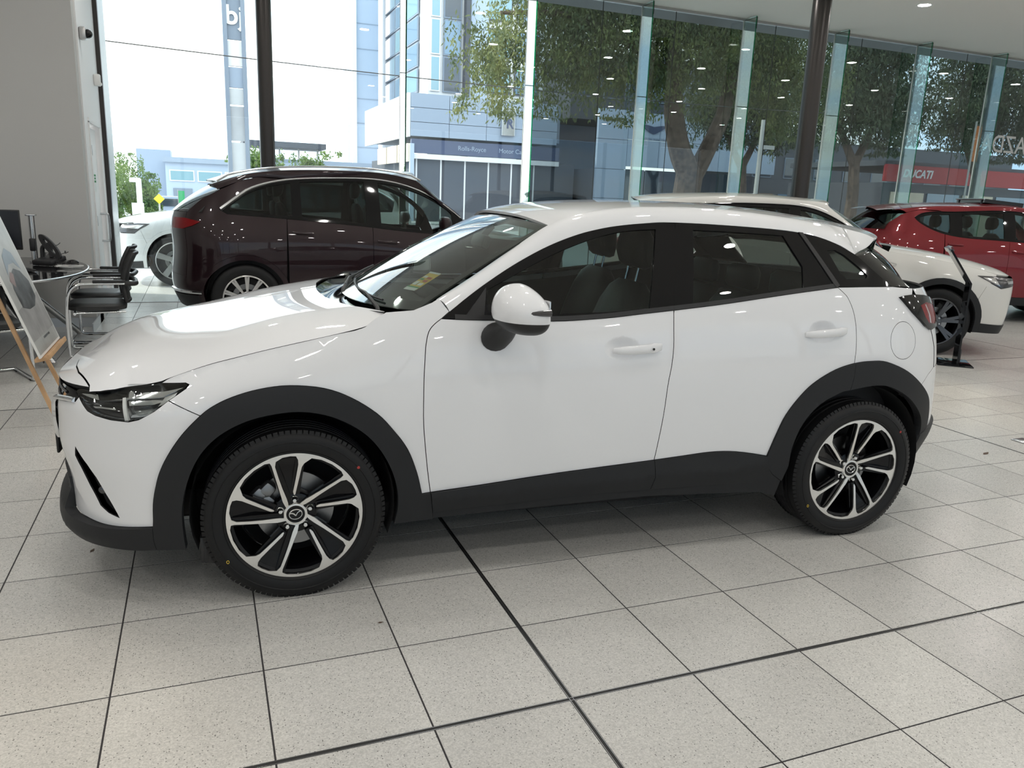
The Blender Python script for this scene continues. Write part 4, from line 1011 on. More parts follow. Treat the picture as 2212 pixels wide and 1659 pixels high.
        # belt mouldings
        for par, L in ((fd, [q for q in lo if q[0] > .60]), (rd, loR)):
            b = L + [(x, z + .019) for x, z in L[::-1]]
            panel('belt_moulding', MT['black_plastic'], b, P, par, off=.004, gap=.0005, step=.05, depth=.008, **kw)
        # cladding
        c1 = panel('wheel_arch_cladding', cl, aO + [D['DF'][-1]] + D['DF2'][1:] + aI[::-1] + [D['lipb'][1], (-.497, .27)], P, car, off=.010, gap=.0008, step=.03, depth=.035, **kw)
        c2 = panel('sill_cladding', cl, [q for q in sF if q[0] >= .5195] + D['DM2'][1:] + [(1.1408, .3145), (.5307, .2928)], cladP, fd, off=.007, gap=.0012, step=.03, depth=.02, **kw)
        c3 = panel('sill_cladding', cl, sR + [(2.09, .38), (2.12, .345), (2.1784, .3051), (1.8223, .3107)] + D['DM2'][::-1][:-1], cladP, rd, off=.007, gap=.0012, step=.03, depth=.02, **kw)
        panel('sill', cl, D['seam'] + [(2.1623, .2268)] + D['sillB'][::-1][1:-1], P, car, off=.003, gap=.0012, step=.03, depth=.06, **kw)
        panel('wheel_arch_cladding', cl, rO[:irO + 1] + D['DR2'][1:] + rI[:irI][::-1] + [(2.1784, .3051), (2.12, .345), (2.09, .38)], P, car, off=.010, gap=.0008, step=.03, depth=.035, **kw)
        panel('wheel_arch_cladding', cl, rO[irO:] + rI[irI:][::-1] + D['DR2'][1:-1][::-1], P, car, off=.010, gap=.0008, step=.03, depth=.035, **kw)
        # lamps
        hl = empty('headlight'); hl.parent = car
        panel('lamp_cover', MT['lamp_cover'], HL, P, hl, off=.002, gap=.002, step=.04, depth=.004, **kw)
        panel('lamp_housing', MT['lamp_silver'], HL, P, hl, off=-.045, step=.04, depth=-.045, **kw)
        for poly, mt, of in (([(-.742, .795), (-.66, .803), (-.55, .815), (-.44, .828), (-.375, .843), (-.44, .812), (-.55, .800), (-.66, .787)], 'lamp_reflector', -.012),
                             ([(-.715, .768), (-.66, .780), (-.585, .785), (-.568, .728), (-.60, .727), (-.655, .736), (-.69, .748)], 'black_gloss', -.030),
                             ([(-.700, .764), (-.66, .770), (-.60, .772), (-.60, .766), (-.66, .763), (-.695, .757)], 'lamp_reflector', -.026),
                             ([(-.572, .800), (-.562, .802), (-.548, .724), (-.560, .724)], 'sign_white', -.010),
                             ([(-.545, .735), (-.50, .742), (-.47, .760), (-.48, .765), (-.54, .748)], 'lamp_reflector', -.020),
                             ([(-.555, .797), (-.47, .805), (-.43, .803), (-.47, .790), (-.55, .783)], 'lamp_reflector', -.020),
                             ([(-.435, .812), (-.395, .828), (-.405, .812), (-.44, .787), (-.455, .780)], 'lamp_reflector', -.014)):
            panel('lamp_reflector' if mt == 'lamp_reflector' else 'lamp_divider', MT[mt], poly, P, hl, off=of, step=.03, depth=.012, **kw)
        lens = MB(); q = Vector(P(-.515, .763)); d = Vector((-.45, -.88, 0)).normalized()
        for k_, rr in enumerate((.036,)):
            lens.lathe([(rr + .006, .0), (rr + .006, -.014), (rr, -.016), (rr * .96, -.014), (rr * .7, -.024), (rr * .35, -.028), (0, -.029)], 24)
        Mx = Matrix.Rotation(math.atan2(d.y, d.x) + PI / 2, 3, 'Z'); s_ = -1 if mi == 0 else 1
        lens.v = [tuple(Vector((v.x, -s_ * v.y, v.z))) for v in [Vector((q.x, q.y, q.z)) - d * .036 + Mx @ Vector(v) for v in lens.v]]
        if mi: lens.f = [f[::-1] for f in lens.f]
        lens.build('projector_lens', MT['lamp_cover'], hl, smooth=40); 
        lens.mi = 0
        tl = empty('tail_lamp'); tl.parent = car
        TT = [(2.7781, 1.1518), (2.84, 1.157), (2.92, 1.157), (3.01, 1.150), (3.10, 1.135), (3.20, 1.115), (3.22, 1.06), (3.12, 1.00), (3.0, .990), (2.9499, 1.0114), (2.8554, 1.0802)]
        panel('lamp_shell', bg, TT, P, tl, off=.012, step=.03, depth=.02, holes=[[(2.93, 1.108), (3.01, 1.118), (3.19, 1.092), (3.19, 1.06), (3.08, 1.012), (2.985, 1.022), (2.955, 1.05)]], **kw)
        panel('lamp_lens', MT['tail_red'], [(2.925, 1.11), (3.01, 1.12), (3.195, 1.094), (3.195, 1.06), (3.08, 1.010), (2.98, 1.018), (2.95, 1.045)], P, tl, off=.009, step=.03, depth=.01, **kw)
        panel('lamp_strip', MT['lamp_reflector'], [(2.988, 1.108), (2.993, 1.109), (3.014, 1.06), (3.010, 1.02), (3.004, 1.022), (3.006, 1.06)], P, tl, off=.012, step=.03, depth=.004, **kw)
        # door handles: grab bar over the scooped bowl
        for par, cxh, czh, sl, keyed in ((fd, 1.386, .9455, .055, True), (rd, 2.318, 1.001, .063, False)):
            s2 = -1 if mi == 0 else 1
            b = MB(); rows = []
            for i in range(15):
                t = i / 14; x = cxh - .112 + .224 * t; z = czh + (t - .5) * .224 * sl
                yb_ = K.W0(x, z - .0) if abs(t - .5) > .42 else K.W0(cxh + .112, z)
                yb_ = K.W0(cxh + .118, z); lift = .034 * min(1, math.sin(PI * min(max(t, .03), .97)) ** .45)
                hz = .0195 * (1 - .45 * abs(2 * t - 1) ** 3) + (.004 if t > .72 else 0); hy = .011 if 0 < i < 14 else .004
                rows.append([(x, s2 * (yb_ + lift - .010 + hy * math.cos(a)), z + hz * math.sin(a)) for a in [2 * PI * j / 14 for j in range(14)]])
            b.grid(rows, closed=True)
            for r_ in (rows[0], rows[-1]): b.add(r_, [tuple(range(14))])
            b.build('door_handle', wh, par, smooth=60)
            if keyed:
                x = cxh + .058; z = czh + .058 * sl
                kb = MB(); kb.lathe([(0, -.0015), (.0048, -.001), (.0052, .002)], 14, c=(x, 0, z))
                kb.v = [(v[0], s2 * (K.W0(cxh + .118, z) + .036) + v[1] * (1 if s2 < 0 else -1), v[2]) for v in kb.v]; kb.build('keyhole', MT['black_plastic'], par)
        # pillar and roof rail
        A = [P(*q) for q in sm([(.594, 1.098), (.736, 1.196), (.9117, 1.2969), (1.0935, 1.3765), (1.2774, 1.4271), (1.4625, 1.4516), (1.6073, 1.4594), (1.945, 1.4517), (2.2207, 1.4344), (2.4202, 1.3904), (2.5236, 1.3434)], 8)]
        B = sm([(.556, -.722, 1.136), (.70, -.682, 1.217), (.868, -.642, 1.3205), (1.053, -.60, 1.430), (1.20, -.585, 1.480), (1.40, -.58, 1.512), (1.60, -.58, 1.523), (1.945, -.58, 1.519), (2.25, -.575, 1.497), (2.45, -.565, 1.474), (2.57, -.555, 1.458)], 8)
        s2 = 1 if mi == 0 else -1
        n_ = len(A) - 1
        def strip(u, v, A=A, B=B, n_=n_, s2=s2):
            i = min(int(u * n_), n_ - 1); t = u * n_ - i
            a = Vector(A[i]).lerp(Vector(A[i + 1]), t); b_ = Vector(B[i]).lerp(Vector(B[i + 1]), t)
            q = a.lerp(b_, v) + Vector((0, -.55, .83)) * (.016 * 4 * v * (1 - v) * min(1, (1 - u) * 9 + .25))
            return (q.x, q.y * s2, q.z)
        link('roof_rail', sheet_mesh('roof_rail', wh, strip, 80, 10, .012, flip=bool(mi)), car)
        # black rear pillar beside the back glass
        A2 = sm([P(2.5236, 1.3434), P(2.60, 1.275), P(2.6805, 1.1999)], 6); B2 = sm([(2.705, -.612, 1.360), (2.79, -.650, 1.285), (2.915, -.682, 1.188)], 6)
        link('rear_pillar', sheet_mesh('rear_pillar', bg, lambda u, v: (lambda q: (q.x, q.y * s2, q.z))(Vector(A2[min(int(u * 12), 12)]).lerp(Vector(B2[min(int(u * 12), 12)]), v) + Vector((.3, -.8, .3)) * .012 * 4 * v * (1 - v)), 12, 6, .01, flip=bool(mi)), car)
        # wheel housings
        for cx, r0 in ((0, .375), (2.57, .385)):
            b = MB(); rows = []
            for i in range(25):
                a = PI * (-.12 + 1.24 * i / 24)
                rows.append([(cx + r0 * math.cos(a), -s2 * yy, .36 + r0 * math.sin(a)) for yy in (.842, .80, .62, .47)])
            b.grid(rows); bm_ = [r_[-1] for r_ in rows]; b.add(bm_, [tuple(range(len(bm_)))])
            b.build('wheel_housing', MT['liner'], car)
    # mud flaps at the lower edge of the front arch
    for s2 in (-1, 1):
        b = MB()
        for k in range(4): b.box((-.335 + .012 * k, s2 * .80, .222 - .008 * k), (.014, .09, .10 - .012 * k), bev=.003)
        b.build('air_deflector', MT['black_plastic'], car)
    # ---- nose
    bump = [HL[6]] + [aO[i] for i in range(iO, -1, -1)] + sm(D['bumplow'], 4)[1:] + [(-.862, .318), (-.885, .36), (-.90, .42), (-.95, .455), (WC, .46), (WC, .505), (-1.02, .52), (-.95, .62), (-.905, .70), (-.875, .738), (-.82, .750), (-.745, .764)] + [HL[14], HL[13], HL[12], HL[11], HL[10], HL[9], HL[8], HL[7]]
    fb = panel('front_bumper', wg, bump, P, car, holes=[fgp], gap=.0014, step=.03, depth=.006, both=True)
    for mi in (0, 1): panel('fog_lamp_recess', MT['liner'], inset(fgp, -.004), P, fb, off=-.028, step=.03, depth=-.026, mirror=mi)
    for s2 in (-1, 1):
        fg = MB(); q = Vector(P(-.695, .43)); fg.lathe([(.0, -.004), (.012, -.003), (.016, 0), (.016, .02)], 18, c=(q.x + .012, s2 * (abs(q.y) - .024), q.z)); fg.build('fog_lamp', MT['lamp_dark'], fb)
    lip = sm(D['bumplow'], 4) + [(-.862, .318), (-.885, .36), (-.90, .42), (-.95, .455), (WC, .46), (WC, .235), (-.95, .23)] + sm(D['lipb'], 3)[::-1][:-3] + [(-.497, .27)]
    def lipP(w, z):
        x, y, zz = P(w, z); t = min(max((-w - .50) / .35, 0), 1); t2 = 1 - abs(z - .285) / .09
        k = .034 * t * max(0, min(1, t2 * 1.6)); 
        n = Vector((x + .25, y, 0)).normalized()
        return (x + n.x * k, y + n.y * k, zz)
    panel('bumper_lip', cl, lip, lipP, fb, off=.010, gap=.001, step=.02, depth=.04, both=True)
    gr = [(WC, .50), (-1.02, .515), (-.945, .62), (-.90, .70), (-.87, .735), (-.75, .76), (-.735, .795), (-.80, .799), (-1.0, .797), (WC, .795)]
    gp = panel('grille', MT['black_plastic'], gr, P, car, off=-.035, step=.03, depth=-.03, both=True)
    for z_ in (.545, .585, .625, .665, .705, .745, .775):
        w0 = -.90 if z_ < .72 else -.80
        w0 = {.545: -.99, .585: -.965, .625: -.945, .665: -.925, .705: -.905, .745: -.86, .775: -.83}[z_]
        b = MB()
        for s2 in (-1, 1):
            L = [Vector(P(w0 + (WC - w0) * i / 10, z_)) + Vector((.014, 0, 0)) for i in range(11)]
            b.tube([(q.x, s2 * -q.y, q.z) for q in L], .006, 6)
        b.build('grille_bar', MT['lamp_dark'], gp)
    # chrome wing under the grille, running into the headlights
    b = MB()
    for s2 in (-1, 1):
        L = smooth_line([P(-.742, .770), P(-.83, .758), P(-.885, .742), P(-.925, .70), P(-.965, .62), P(-1.03, .535), P(-1.15, .515), P(WC, .512)], 5)
        b.tube([(q[0] - .006, -s2 * q[1], q[2]) for q in L], [.010] * 14 + [.013] * (len(L) - 14), 8)
    b.build('chrome_wing', MT['chrome'], gp)
    pl = MB(); pl.box((-.912, 0, .50), (.012, .50, .12), bev=.006); pl.build('number_plate_holder', MT['black_plastic'], fb)
    eb = empty('badge', (-.885, 0, .68)); eb.parent = gp; eb.rotation_euler = (0, 0, -PI / 2)
    emblem(eb, MT['chrome'], (0, 0, 0), .075, 0)
    # ---- bonnet and nose strip, height field over (x, y)
    Tz = lambda x, y: (x, y, K.T(x, y))
    Sh = [(-.694, -.682), (-.719, -.618), (-.755, -.528), (-.784, -.414), (-.799, -.286), (-.803, -.15), (-.804, 0)]
    hs3 = []                                                  # 3D edge of the bonnet along the fender
    for w, z in hood[:-1]: hs3.append(P(w, z)[:2])
    rear = [(.352, -.765), (.363, -.694), (.300, -.60), (.248, -.526), (.215, -.45), (.172, -.274), (.158, -.10), (.155, 0)]
    edge_nose = [(x_, -K.yE(x_) + .001) for x_ in (-.46, -.50, -.55, -.60, -.65, -.69)]
    half = hs3 + rear[1:] + Sh[::-1] + edge_nose[::-1]
    half = [(x_, max(y_, -K.yE(x_) + .0005)) for x_, y_ in half]
    full = half[:half.index(rear[-1]) + 1]
    L1 = hs3 + rear[1:]; L1 = [(x_, max(y_, -K.yE(x_) + .0005)) for x_, y_ in L1]
    L2 = Sh[::-1] + edge_nose[::-1]
    ring = L1 + [(x_, -y_) for x_, y_ in L1[::-1][1:]] + [(x_, -y_) for x_, y_ in L2[::-1]] + L2[1:]
    panel('bonnet', wg, ring, Tz, car, off=.0025, gap=.0042, step=.03, edge=.02, depth=.006)
    nose = []
    for i in range(26):
        al = PI / 2 * i / 25; w_ = -.695 - (-.695 - WC) * 1.0 * i / 25
        q = P(w_, .797); nose.append((q[0] + .004, q[1]))
    ns = [(x_, max(y_, -K.yE(x_) + .0005)) for x_, y_ in nose]
    strip_ = Sh + [(x_, -y_) for x_, y_ in Sh[::-1][1:]] + [(x_, -y_) for x_, y_ in ns] + ns[::-1][1:]
    panel('bonnet_front_strip', wg, strip_, Tz, car, gap=.0014, step=.03, edge=.02, depth=.022)
    # ---- windscreen, cowl and wipers
    def ws(u, v):
        s = 2 * u - 1; b = Vector((.268 + .205 * abs(s) ** 1.9, .745 * s, 1.070 + .028 * s * s)); t = Vector((.995 + .058 * s * s, .600 * s, 1.452 - .023 * s * s))
        q = b.lerp(t, v) + Vector((-.55, 0, .83)) * (.045 * 4 * v * (1 - v) * .5 * (1 - .7 * s * s))
        return tuple(q)
    wsn = link('windscreen', sheet_mesh('windscreen', MT['car_glass_wind'], ws, 40, 24), car)
    fr = MB()
    def band(u0, u1, v0, v1, nu, nv):
        fr.grid([[Vector(ws(u0 + (u1 - u0) * i / nu, v0 + (v1 - v0) * j / nv)) + Vector((.004, 0, -.004)) for j in range(nv + 1)] for i in range(nu + 1)])
    band(0, 1, 0, .09, 40, 2); band(0, 1, .93, 1, 40, 2); band(0, .035, 0, 1, 2, 24); band(.965, 1, 0, 1, 2, 24)
    fr.build('ceramic_border', bg, wsn)
    cw = MB()
    cw.grid([[(.14 + (.30 - .14) * t + .235 * abs(s) ** 2.0, .765 * s, 1.062 - .035 * math.sin(PI * min(t * 1.0, 1)) + .030 * s * s) for t in [i / 6 for i in range(7)]] for s in [j / 20 - 1 for j in range(41)]])
    cw.build('cowl', bg, car, smooth=60)
    for (y0, y1, hy) in ((-.50, .12, -.56), (.16, .70, .05)):
        b = MB(); wp = []
        for i in range(13):
            t = i / 12; y_ = y0 + (y1 - y0) * t; u = (y_ / (.745) + 1) / 2
            q = Vector(ws(u, .035 + .07 * t)) + Vector((-.005, 0, .008)); wp.append(q)
        b.tube(wp, .005, 6); base = Vector((.27 + .15 * abs(hy), hy, 1.060))
        b.tube([base, base + Vector((.0, .03, .018)), (wp[3] + wp[4]) / 2 + Vector((-.006, 0, .006)), wp[6]], [.010, .009, .006, .005], 8)
        b.build('wiper', MT['black_plastic'], car)
    mz = MB(); mz.box((.93, .0, 1.325), (.04, .22, .065), Matrix.Rotation(.35, 3, 'Y'), .015); mz.bar((.94, 0, 1.35), (.985, 0, 1.40), .03, .03); mz.build('interior_mirror', MT['black_plastic'], car)
    # consumption label behind the windscreen
    def lab(name, u0, u1, v0, v1, mt, dz=.006):
        b = MB(); b.grid([[Vector(ws(u0 + (u1 - u0) * i / 3, v0 + (v1 - v0) * j / 3)) + Vector((dz * .75, 0, -dz)) for j in range(4)] for i in range(4)]); return b.build(name, MT[mt], wsn)
    lb = lab('label_sheet', .118, .178, .185, .36, 'sticker_yellow', .007)
    for u0, u1, v0, v1, mt in ((.118, .178, .175, .20, 'sticker_white'), (.118, .178, .20, .212, 'sticker_green'), (.124, .146, .225, .25, 'sticker_white'), (.124, .146, .262, .28, 'sticker_red'), (.124, .146, .292, .31, 'sticker_red'), (.152, .172, .225, .26, 'sticker_white'), (.152, .172, .275, .292, 'sticker_green'), (.152, .172, .30, .318, 'sticker_white'), (.118, .178, .345, .36, 'sticker_white')):
        lab('label_print', u0, u1, v0, v1, mt, .0055)
    # ---- roof, spoiler, back glass
    yB = spline([(1.0, .605), (1.2, .585), (1.6, .58), (2.25, .575), (2.57, .555), (2.9, .53)])
    zB = spline([(1.0, 1.405), (1.053, 1.430), (1.20, 1.480), (1.40, 1.512), (1.60, 1.523), (1.945, 1.519), (2.25, 1.497), (2.57, 1.458), (2.80, 1.410), (2.95, 1.385)])
    def roof(x, s):
        zb_, zc_ = zB(x), max(K.zR(x), zB(x) + .004)
        return (x, s * yB(x), zb_ + (zc_ - zb_) * (1 - abs(s) ** 2.6))
    link('roof', sheet_mesh('roof', wh, lambda u, v: roof((.998 + .055 * (2 * v - 1) ** 2) + (2.82 - .25 * (2 * v - 1) ** 2 - (.998 + .055 * (2 * v - 1) ** 2)) * u, 2 * v - 1), 50, 30, .012), car)
    def spo(u, v):
        s = 2 * v - 1; x0 = 2.824 - .25 * s * s; x1 = 3.08 - .28 * abs(s) ** 2.2
        x = x0 + (x1 - x0) * u; p = Vector(roof(x0, s)); sl = -.20
        return (x, p.y * (1 - .03 * u), p.z + (x - x0) * (-.13 - .04 * s * s) - .012 * u ** 6)
    sp = link('rear_spoiler', sheet_mesh('rear_spoiler', wh, spo, 16, 30, .012), car)
    for s2, fl in ((1, False), (-1, True)):
        A3 = [Vector(P(2.5236, 1.3434)), Vector((2.60, -.660, 1.353)), Vector((2.70, -.600, 1.372)), Vector((2.795, -.535, 1.406))]; B3 = [Vector(spo(t, 0)) for t in (0, .33, .66, 1)]
        A3 = [Vector(q) for q in smooth_line([tuple(a) for a in A3], 4)]; B3 = [Vector(q) for q in smooth_line([tuple(a) for a in B3], 4)]
        link('spoiler_corner', sheet_mesh('spoiler_corner', wh, lambda u, v: (lambda q: (q.x, q.y * s2, q.z))(A3[min(int(u * 12), 12)].lerp(B3[min(int(u * 12), 12)], v) + Vector((.2, -.6, .75)) * .004 * 4 * v * (1 - v) * (1 - u)), 12, 6, .008, flip=fl), sp)
    ub = MB()
    ub.grid([[Vector(spo(1, v)).lerp(Vector((2.72 + .26 * (1 - (2 * v - 1) ** 2), .60 * (2 * v - 1), 1.362 + .02 * (1 - (2 * v - 1) ** 2))), t) + Vector((0, 0, -.012 - .03 * math.sin(PI * t))) for t in (0, .25, .5, .75, 1)] for v in [i / 24 for i in range(25)]])
    ub.build('spoiler_underside', bg, sp, smooth=60)
    def hatchg(u, v):
        s = 2 * u - 1
        b = Vector((3.215 - .33 * abs(s) ** 2.4, .668 * s, 1.190)); t = Vector((2.975 - .265 * abs(s) ** 2.2, .61 * s, 1.385 - .025 * s * s))
        return tuple(b.lerp(t, v) + Vector((.5, 0, .8)) * .02 * 4 * v * (1 - v))
    link('rear_window', sheet_mesh('rear_window', MT['car_glass_dark'], hatchg, 30, 10, flip=False), car)
    # ---- tail panels
    tg = [(2.93, 1.187), (3.1, 1.186), (TC, 1.186), (TC, .83), (3.2, .81), (3.07, .80), (3.07, .90), (3.03, .995), (3.12, .998), (3.225, 1.058), (3.205, 1.118), (3.10, 1.138), (2.94, 1.16)]
    panel('tailgate', wg, tg, P, car, gap=.001, step=.03, both=True)
    rbm = [(2.99, .775), (3.06, .80), (3.2, .805), (TC, .825), (TC, .52), (3.25, .50), (3.05, .49), rO[-1]] + rO[jJ:-1][::-1]
    rb_ = panel('rear_bumper', wg, rbm, P, car, gap=.001, step=.03, both=True)
    panel('rear_bumper_skirt', cl, [rO[-1], (3.05, .492), (3.25, .502), (TC, .522), (TC, .26), (3.2, .27), (3.02, .30), (2.93, .33), rI[-1], rI[-3], rI[-6]], P, rb_, off=.014, gap=.001, step=.03, depth=.03, both=True)
    # ---- door mirrors
    for s2, par in ((-1, car), (1, car)):
        m = empty('door_mirror'); m.parent = par
        def shell(f0, f1, name, mat, grow=1.0, nf=12):
            """band of a tapered superellipsoid between two latitudes"""
            rows = []; pw = lambda v, e: math.copysign(abs(v) ** e, v)
            for i in range(nf + 1):
                f = f0 + (f1 - f0) * i / nf; ring = []
                for j in range(36):
                    a = 2 * PI * j / 36; ca, sa = math.cos(a), math.sin(a)
                    cf = max(math.cos(f), 0) ** .84; r = (abs(ca) ** 2.3 + abs(sa) ** 2.3) ** (-1 / 2.3)
                    ty = sa * r * cf; tx = ca * r * cf; sz = pw(math.sin(f), .85)
                    x = (.112 if tx < 0 else .066) * tx; y = .122 * ty; z = (.096 * (1 - .36 * ty - .10 * max(tx, 0)) if sz > 0 else .082) * sz
                    ring.append((.822 + grow * x + .20 * (y + .05) - .12 * min(z, 0), s2 * (1.0 + grow * y), 1.122 + grow * z))
                rows.append(ring)
            b = MB(); b.grid(rows, closed=True); b.add(rows[-1], [tuple(range(36))]); b.add(rows[0], [tuple(range(36))[::-1]])
            if s2 > 0: b.f = [f[::-1] for f in b.f]
            return b.build(name, mat, m, smooth=60)
        shell(-.26, PI / 2, 'mirror_cap', wh, 1.0, 16); shell(-PI / 2, -.26, 'mirror_base_shell', MT['black_plastic'], .985)
        b = MB()
        pts = [(.785, 1.078, 1.130), (.810, 1.101, 1.134), (.848, 1.117, 1.137), (.893, 1.121, 1.139)]
        q = smooth_line(pts, 4); b.tube([(x - .004, s2 * (y + .001), z) for x, y, z in q], [.001 + .0115 * (i / (len(q) - 1)) ** .7 for i in range(len(q))], 8)
        b.build('indicator_lens', MT['lamp_dark'], m)
        b = MB(); rows = []
        for t, rx, rz_ in ((0, .062, .058), (.25, .060, .050), (.5, .050, .036), (.75, .045, .028), (1, .045, .026)):
            c = Vector((.772, .838, 1.005)).lerp(Vector((.80, .965, 1.072)), t)
            rows.append([(c.x + rx * math.cos(a), s2 * (c.y + .02 * math.sin(a) * t), c.z + rz_ * math.sin(a)) for a in [2 * PI * j / 20 for j in range(20)]])
        b.grid(rows, closed=True)
        if s2 < 0: b.f = [f[::-1] for f in b.f]
        b.build('mirror_arm', MT['black_plastic'], m, smooth=60)
        b = MB(); b.box((.888, s2 * 1.0, 1.13), (.006, .15, .09), Matrix.Rotation(-s2 * .2, 3, 'Z'), .02); b.build('mirror_glass', MT['chrome'], m)
    # ---- wheels
    for cx, rt in ((0, 0.), (2.57, math.radians(-18.6))):
        for s2 in (-1, 1): wheel_hatch(car, cx, s2, rt)
    # ---- underbody and cabin
    b = MB(); b.box((1.28, 0, .27), (2.0, 1.50, .10), bev=.03); b.box((-.45, 0, .30), (.62, 1.1, .12), bev=.03); b.box((2.95, 0, .34), (.6, 1.1, .10), bev=.03); b.box((1.28, 0, .24), (3.9, .95, .08), bev=.03); b.build('underbody', MT['liner'], car)
    b = MB(); rows = []
    for i in range(31):
        x = .42 + i * (3.05 - .42) / 30; sc = min(1, K.S(x, .8) / .86)
        yo, zt = K.S(x, K.zT(x) - .03) - .05, K.zT(x) - .03
        sec = [(-yo, zt), (-yo - .01, zt - .15), (-yo + .02, .5), (-.70 * sc, .36), (0, .36), (.70 * sc, .36), (yo - .02, .5), (yo + .01, zt - .15), (yo, zt)]
        rows.append([(x, y, z) for y, z in sec])
    b.grid(rows); b.add(rows[0], [tuple(range(9))]); b.add(rows[-1], [tuple(range(9))]); b.build('cabin_liner', MT['interior_dark'], car)
    b = MB(); b.grid([[tuple(Vector(roof(1.08 + 1.6 * i / 20, .97 * (2 * j / 12 - 1))) + Vector((0, 0, -.035))) for j in range(13)] for i in range(21)]); b.build('headliner', MT['interior_mid'], car)
    b = MB(); rows = []
    for s in [i / 12 * 2 - 1 for i in range(13)]:
        x0 = .34 + .15 * s * s
        rows.append([(x0, .70 * s, 1.045), (x0 + .16, .70 * s, 1.035), (x0 + .34, .70 * s, 1.02), (x0 + .40, .70 * s, .98), (x0 + .36, .70 * s, .80), (x0 + .30, .70 * s, .5)])
    b.grid(rows); b.box((.74, .36, 1.03), (.12, .30, .06), bev=.03); b.build('dashboard', MT['interior_dark'], car, smooth=60)
    b = MB(); cxs = Vector((.98, .36, .96)); ax1 = Vector((0, 1, 0)); ax2 = Vector((.40, 0, .92)).normalized()
    b.tube([cxs + (ax1 * math.cos(a) + ax2 * math.sin(a)) * .185 for a in [2 * PI * i / 36 for i in range(36)]], .015, 8, closed=True)
    b.bar(cxs - ax1 * .18, cxs + ax1 * .18, .03, .02); b.bar(cxs, cxs - ax2 * .18, .05, .02); b.bar(cxs, cxs + Vector((-.2, 0, -.08)), .06, .06); b.build('steering_wheel', MT['leather_black'], car)
    car_seat(car, 1.37, -.36, .36); car_seat(car, 1.52, .36, .36)
    st = empty('rear_bench', (2.28, 0, .50)); st.parent = car
    b = MB(); pad(b, [((-.22, 0, 0), .26, .62, 0), ((-.22, 0, .1), .27, .64, 0), ((-.22, 0, .14), .24, .58, 0)], 28, 5); b.build('seat_cushion', MT['leather_black'], st, smooth=50)
    b = MB()
    for yy in (-.40, 0, .40):
        pad(b, [((0, yy, .10), .06, .20, .3), ((.05, yy, .3), .08, .205, .3), ((.11, yy, .5), .07, .20, .3), ((.14, yy, .58), .04, .17, .3)])
    b.build('backrest', MT['leather_black'], st, smooth=50)
    for yy in (-.40, 0, .40):
        b = MB(); pad(b, [((.14, yy, .60), .03, .10, .25), ((.145, yy, .62), .05, .125, .25), ((.15, yy, .70), .052, .125, .2), ((.16, yy, .73), .03, .10, .2)]); b.build('headrest', MT['leather_grey'], st, smooth=50)
    sb = MB(); sb.tube([(1.62, -.66, 1.28), (1.60, -.60, 1.0), (1.55, -.55, .75)], .003, 6); sb.bar((1.62, -.665, 1.30), (1.52, -.50, .80), .045, .003, up=(0, 1, 0)); sb.build('seat_belt', MT['interior_mid'], car)
    return car
HATCH = build_hatch()

# ---------------------------------------------------------------- the other cars
def alloy(parent, loc, side, wr, rim, n, mat, style, rot=0., nm='wheel'):
    w = empty(nm, loc); w.parent = parent
    if side > 0: w.rotation_euler = (0, 0, PI)
    b = MB(); s = wr - rim
    b.lathe([(rim - .01, -.085), (rim + .004, -.098), (rim + .03, -.108), (rim + s * .5, -.112), (wr - .02, -.104), (wr - .006, -.09), (wr, -.06), (wr, .06), (wr - .006, .09), (rim + s * .5, .112), (rim, .09)], 64); b.build('tyre', MT['rubber'], w, smooth=60)
    b = MB(); b.lathe([(rim + .006, -.094), (rim - .004, -.098), (rim - .012, -.092), (rim - .03, -.05), (rim - .035, .08), (0, .08)], 56); b.build('rim_barrel', MT['alloy_black'], w, smooth=50)
    b = MB(); b.lathe([(rim + .004, -.096), (rim - .003, -.1005), (rim - .012, -.098), (rim - .014, -.09)], 56); b.lathe([(0, -.075), (.05, -.075), (.075, -.068), (.08, -.04)], 28)
    for k in range(n):
        a = 2 * PI * k / n + rot
        for da, w0, w1 in (style if isinstance(style, (list, tuple)) else [(0, .03, .04)]):
            A = Vector((math.cos(a) * .06, 0, math.sin(a) * .06)); B = Vector((math.cos(a + da) * (rim - .008), 0, math.sin(a + da) * (rim - .008)))
            d = (B - A).normalized(); t = Vector((-d.z, 0, d.x))
            v = [A - t * w0 / 2, A + t * w0 / 2, B + t * w1 / 2, B - t * w1 / 2]; yf = [-.072, -.072, -.094, -.094]
            b.add([(q.x, y, q.z) for q, y in zip(v, yf)] + [(q.x * .99, y + .03, q.z * .99) for q, y in zip(v, yf)], [(3, 2, 1, 0), (0, 1, 5, 4), (1, 2, 6, 5), (2, 3, 7, 6), (3, 0, 4, 7)])
    b.build('spokes', MT[mat], w, smooth=30)
    for k in range(5):
        a = 2 * PI * (k + .5) / 5 + rot; nb = MB(); nb.lathe([(.012, -.06), (.011, -.082), (.008, -.085), (0, -.086)], 8, c=(math.cos(a) * .055, 0, math.sin(a) * .055)); nb.build('wheel_nut', MT['satin_chrome'], w)
    b = MB(); b.lathe([(.10, -.02), (.155, -.02), (.155, .01), (.10, .01)], 36); b.build('brake_disc', MT['brake_steel'], w)
    return w

def make_cls(tabs, **kw):
    d = {k: staticmethod(spline(v)) for k, v in tabs.items()}; d.update(kw); d['dimples'] = kw.get('dimples', [])
    return type('Suv', (Hatch,), d)

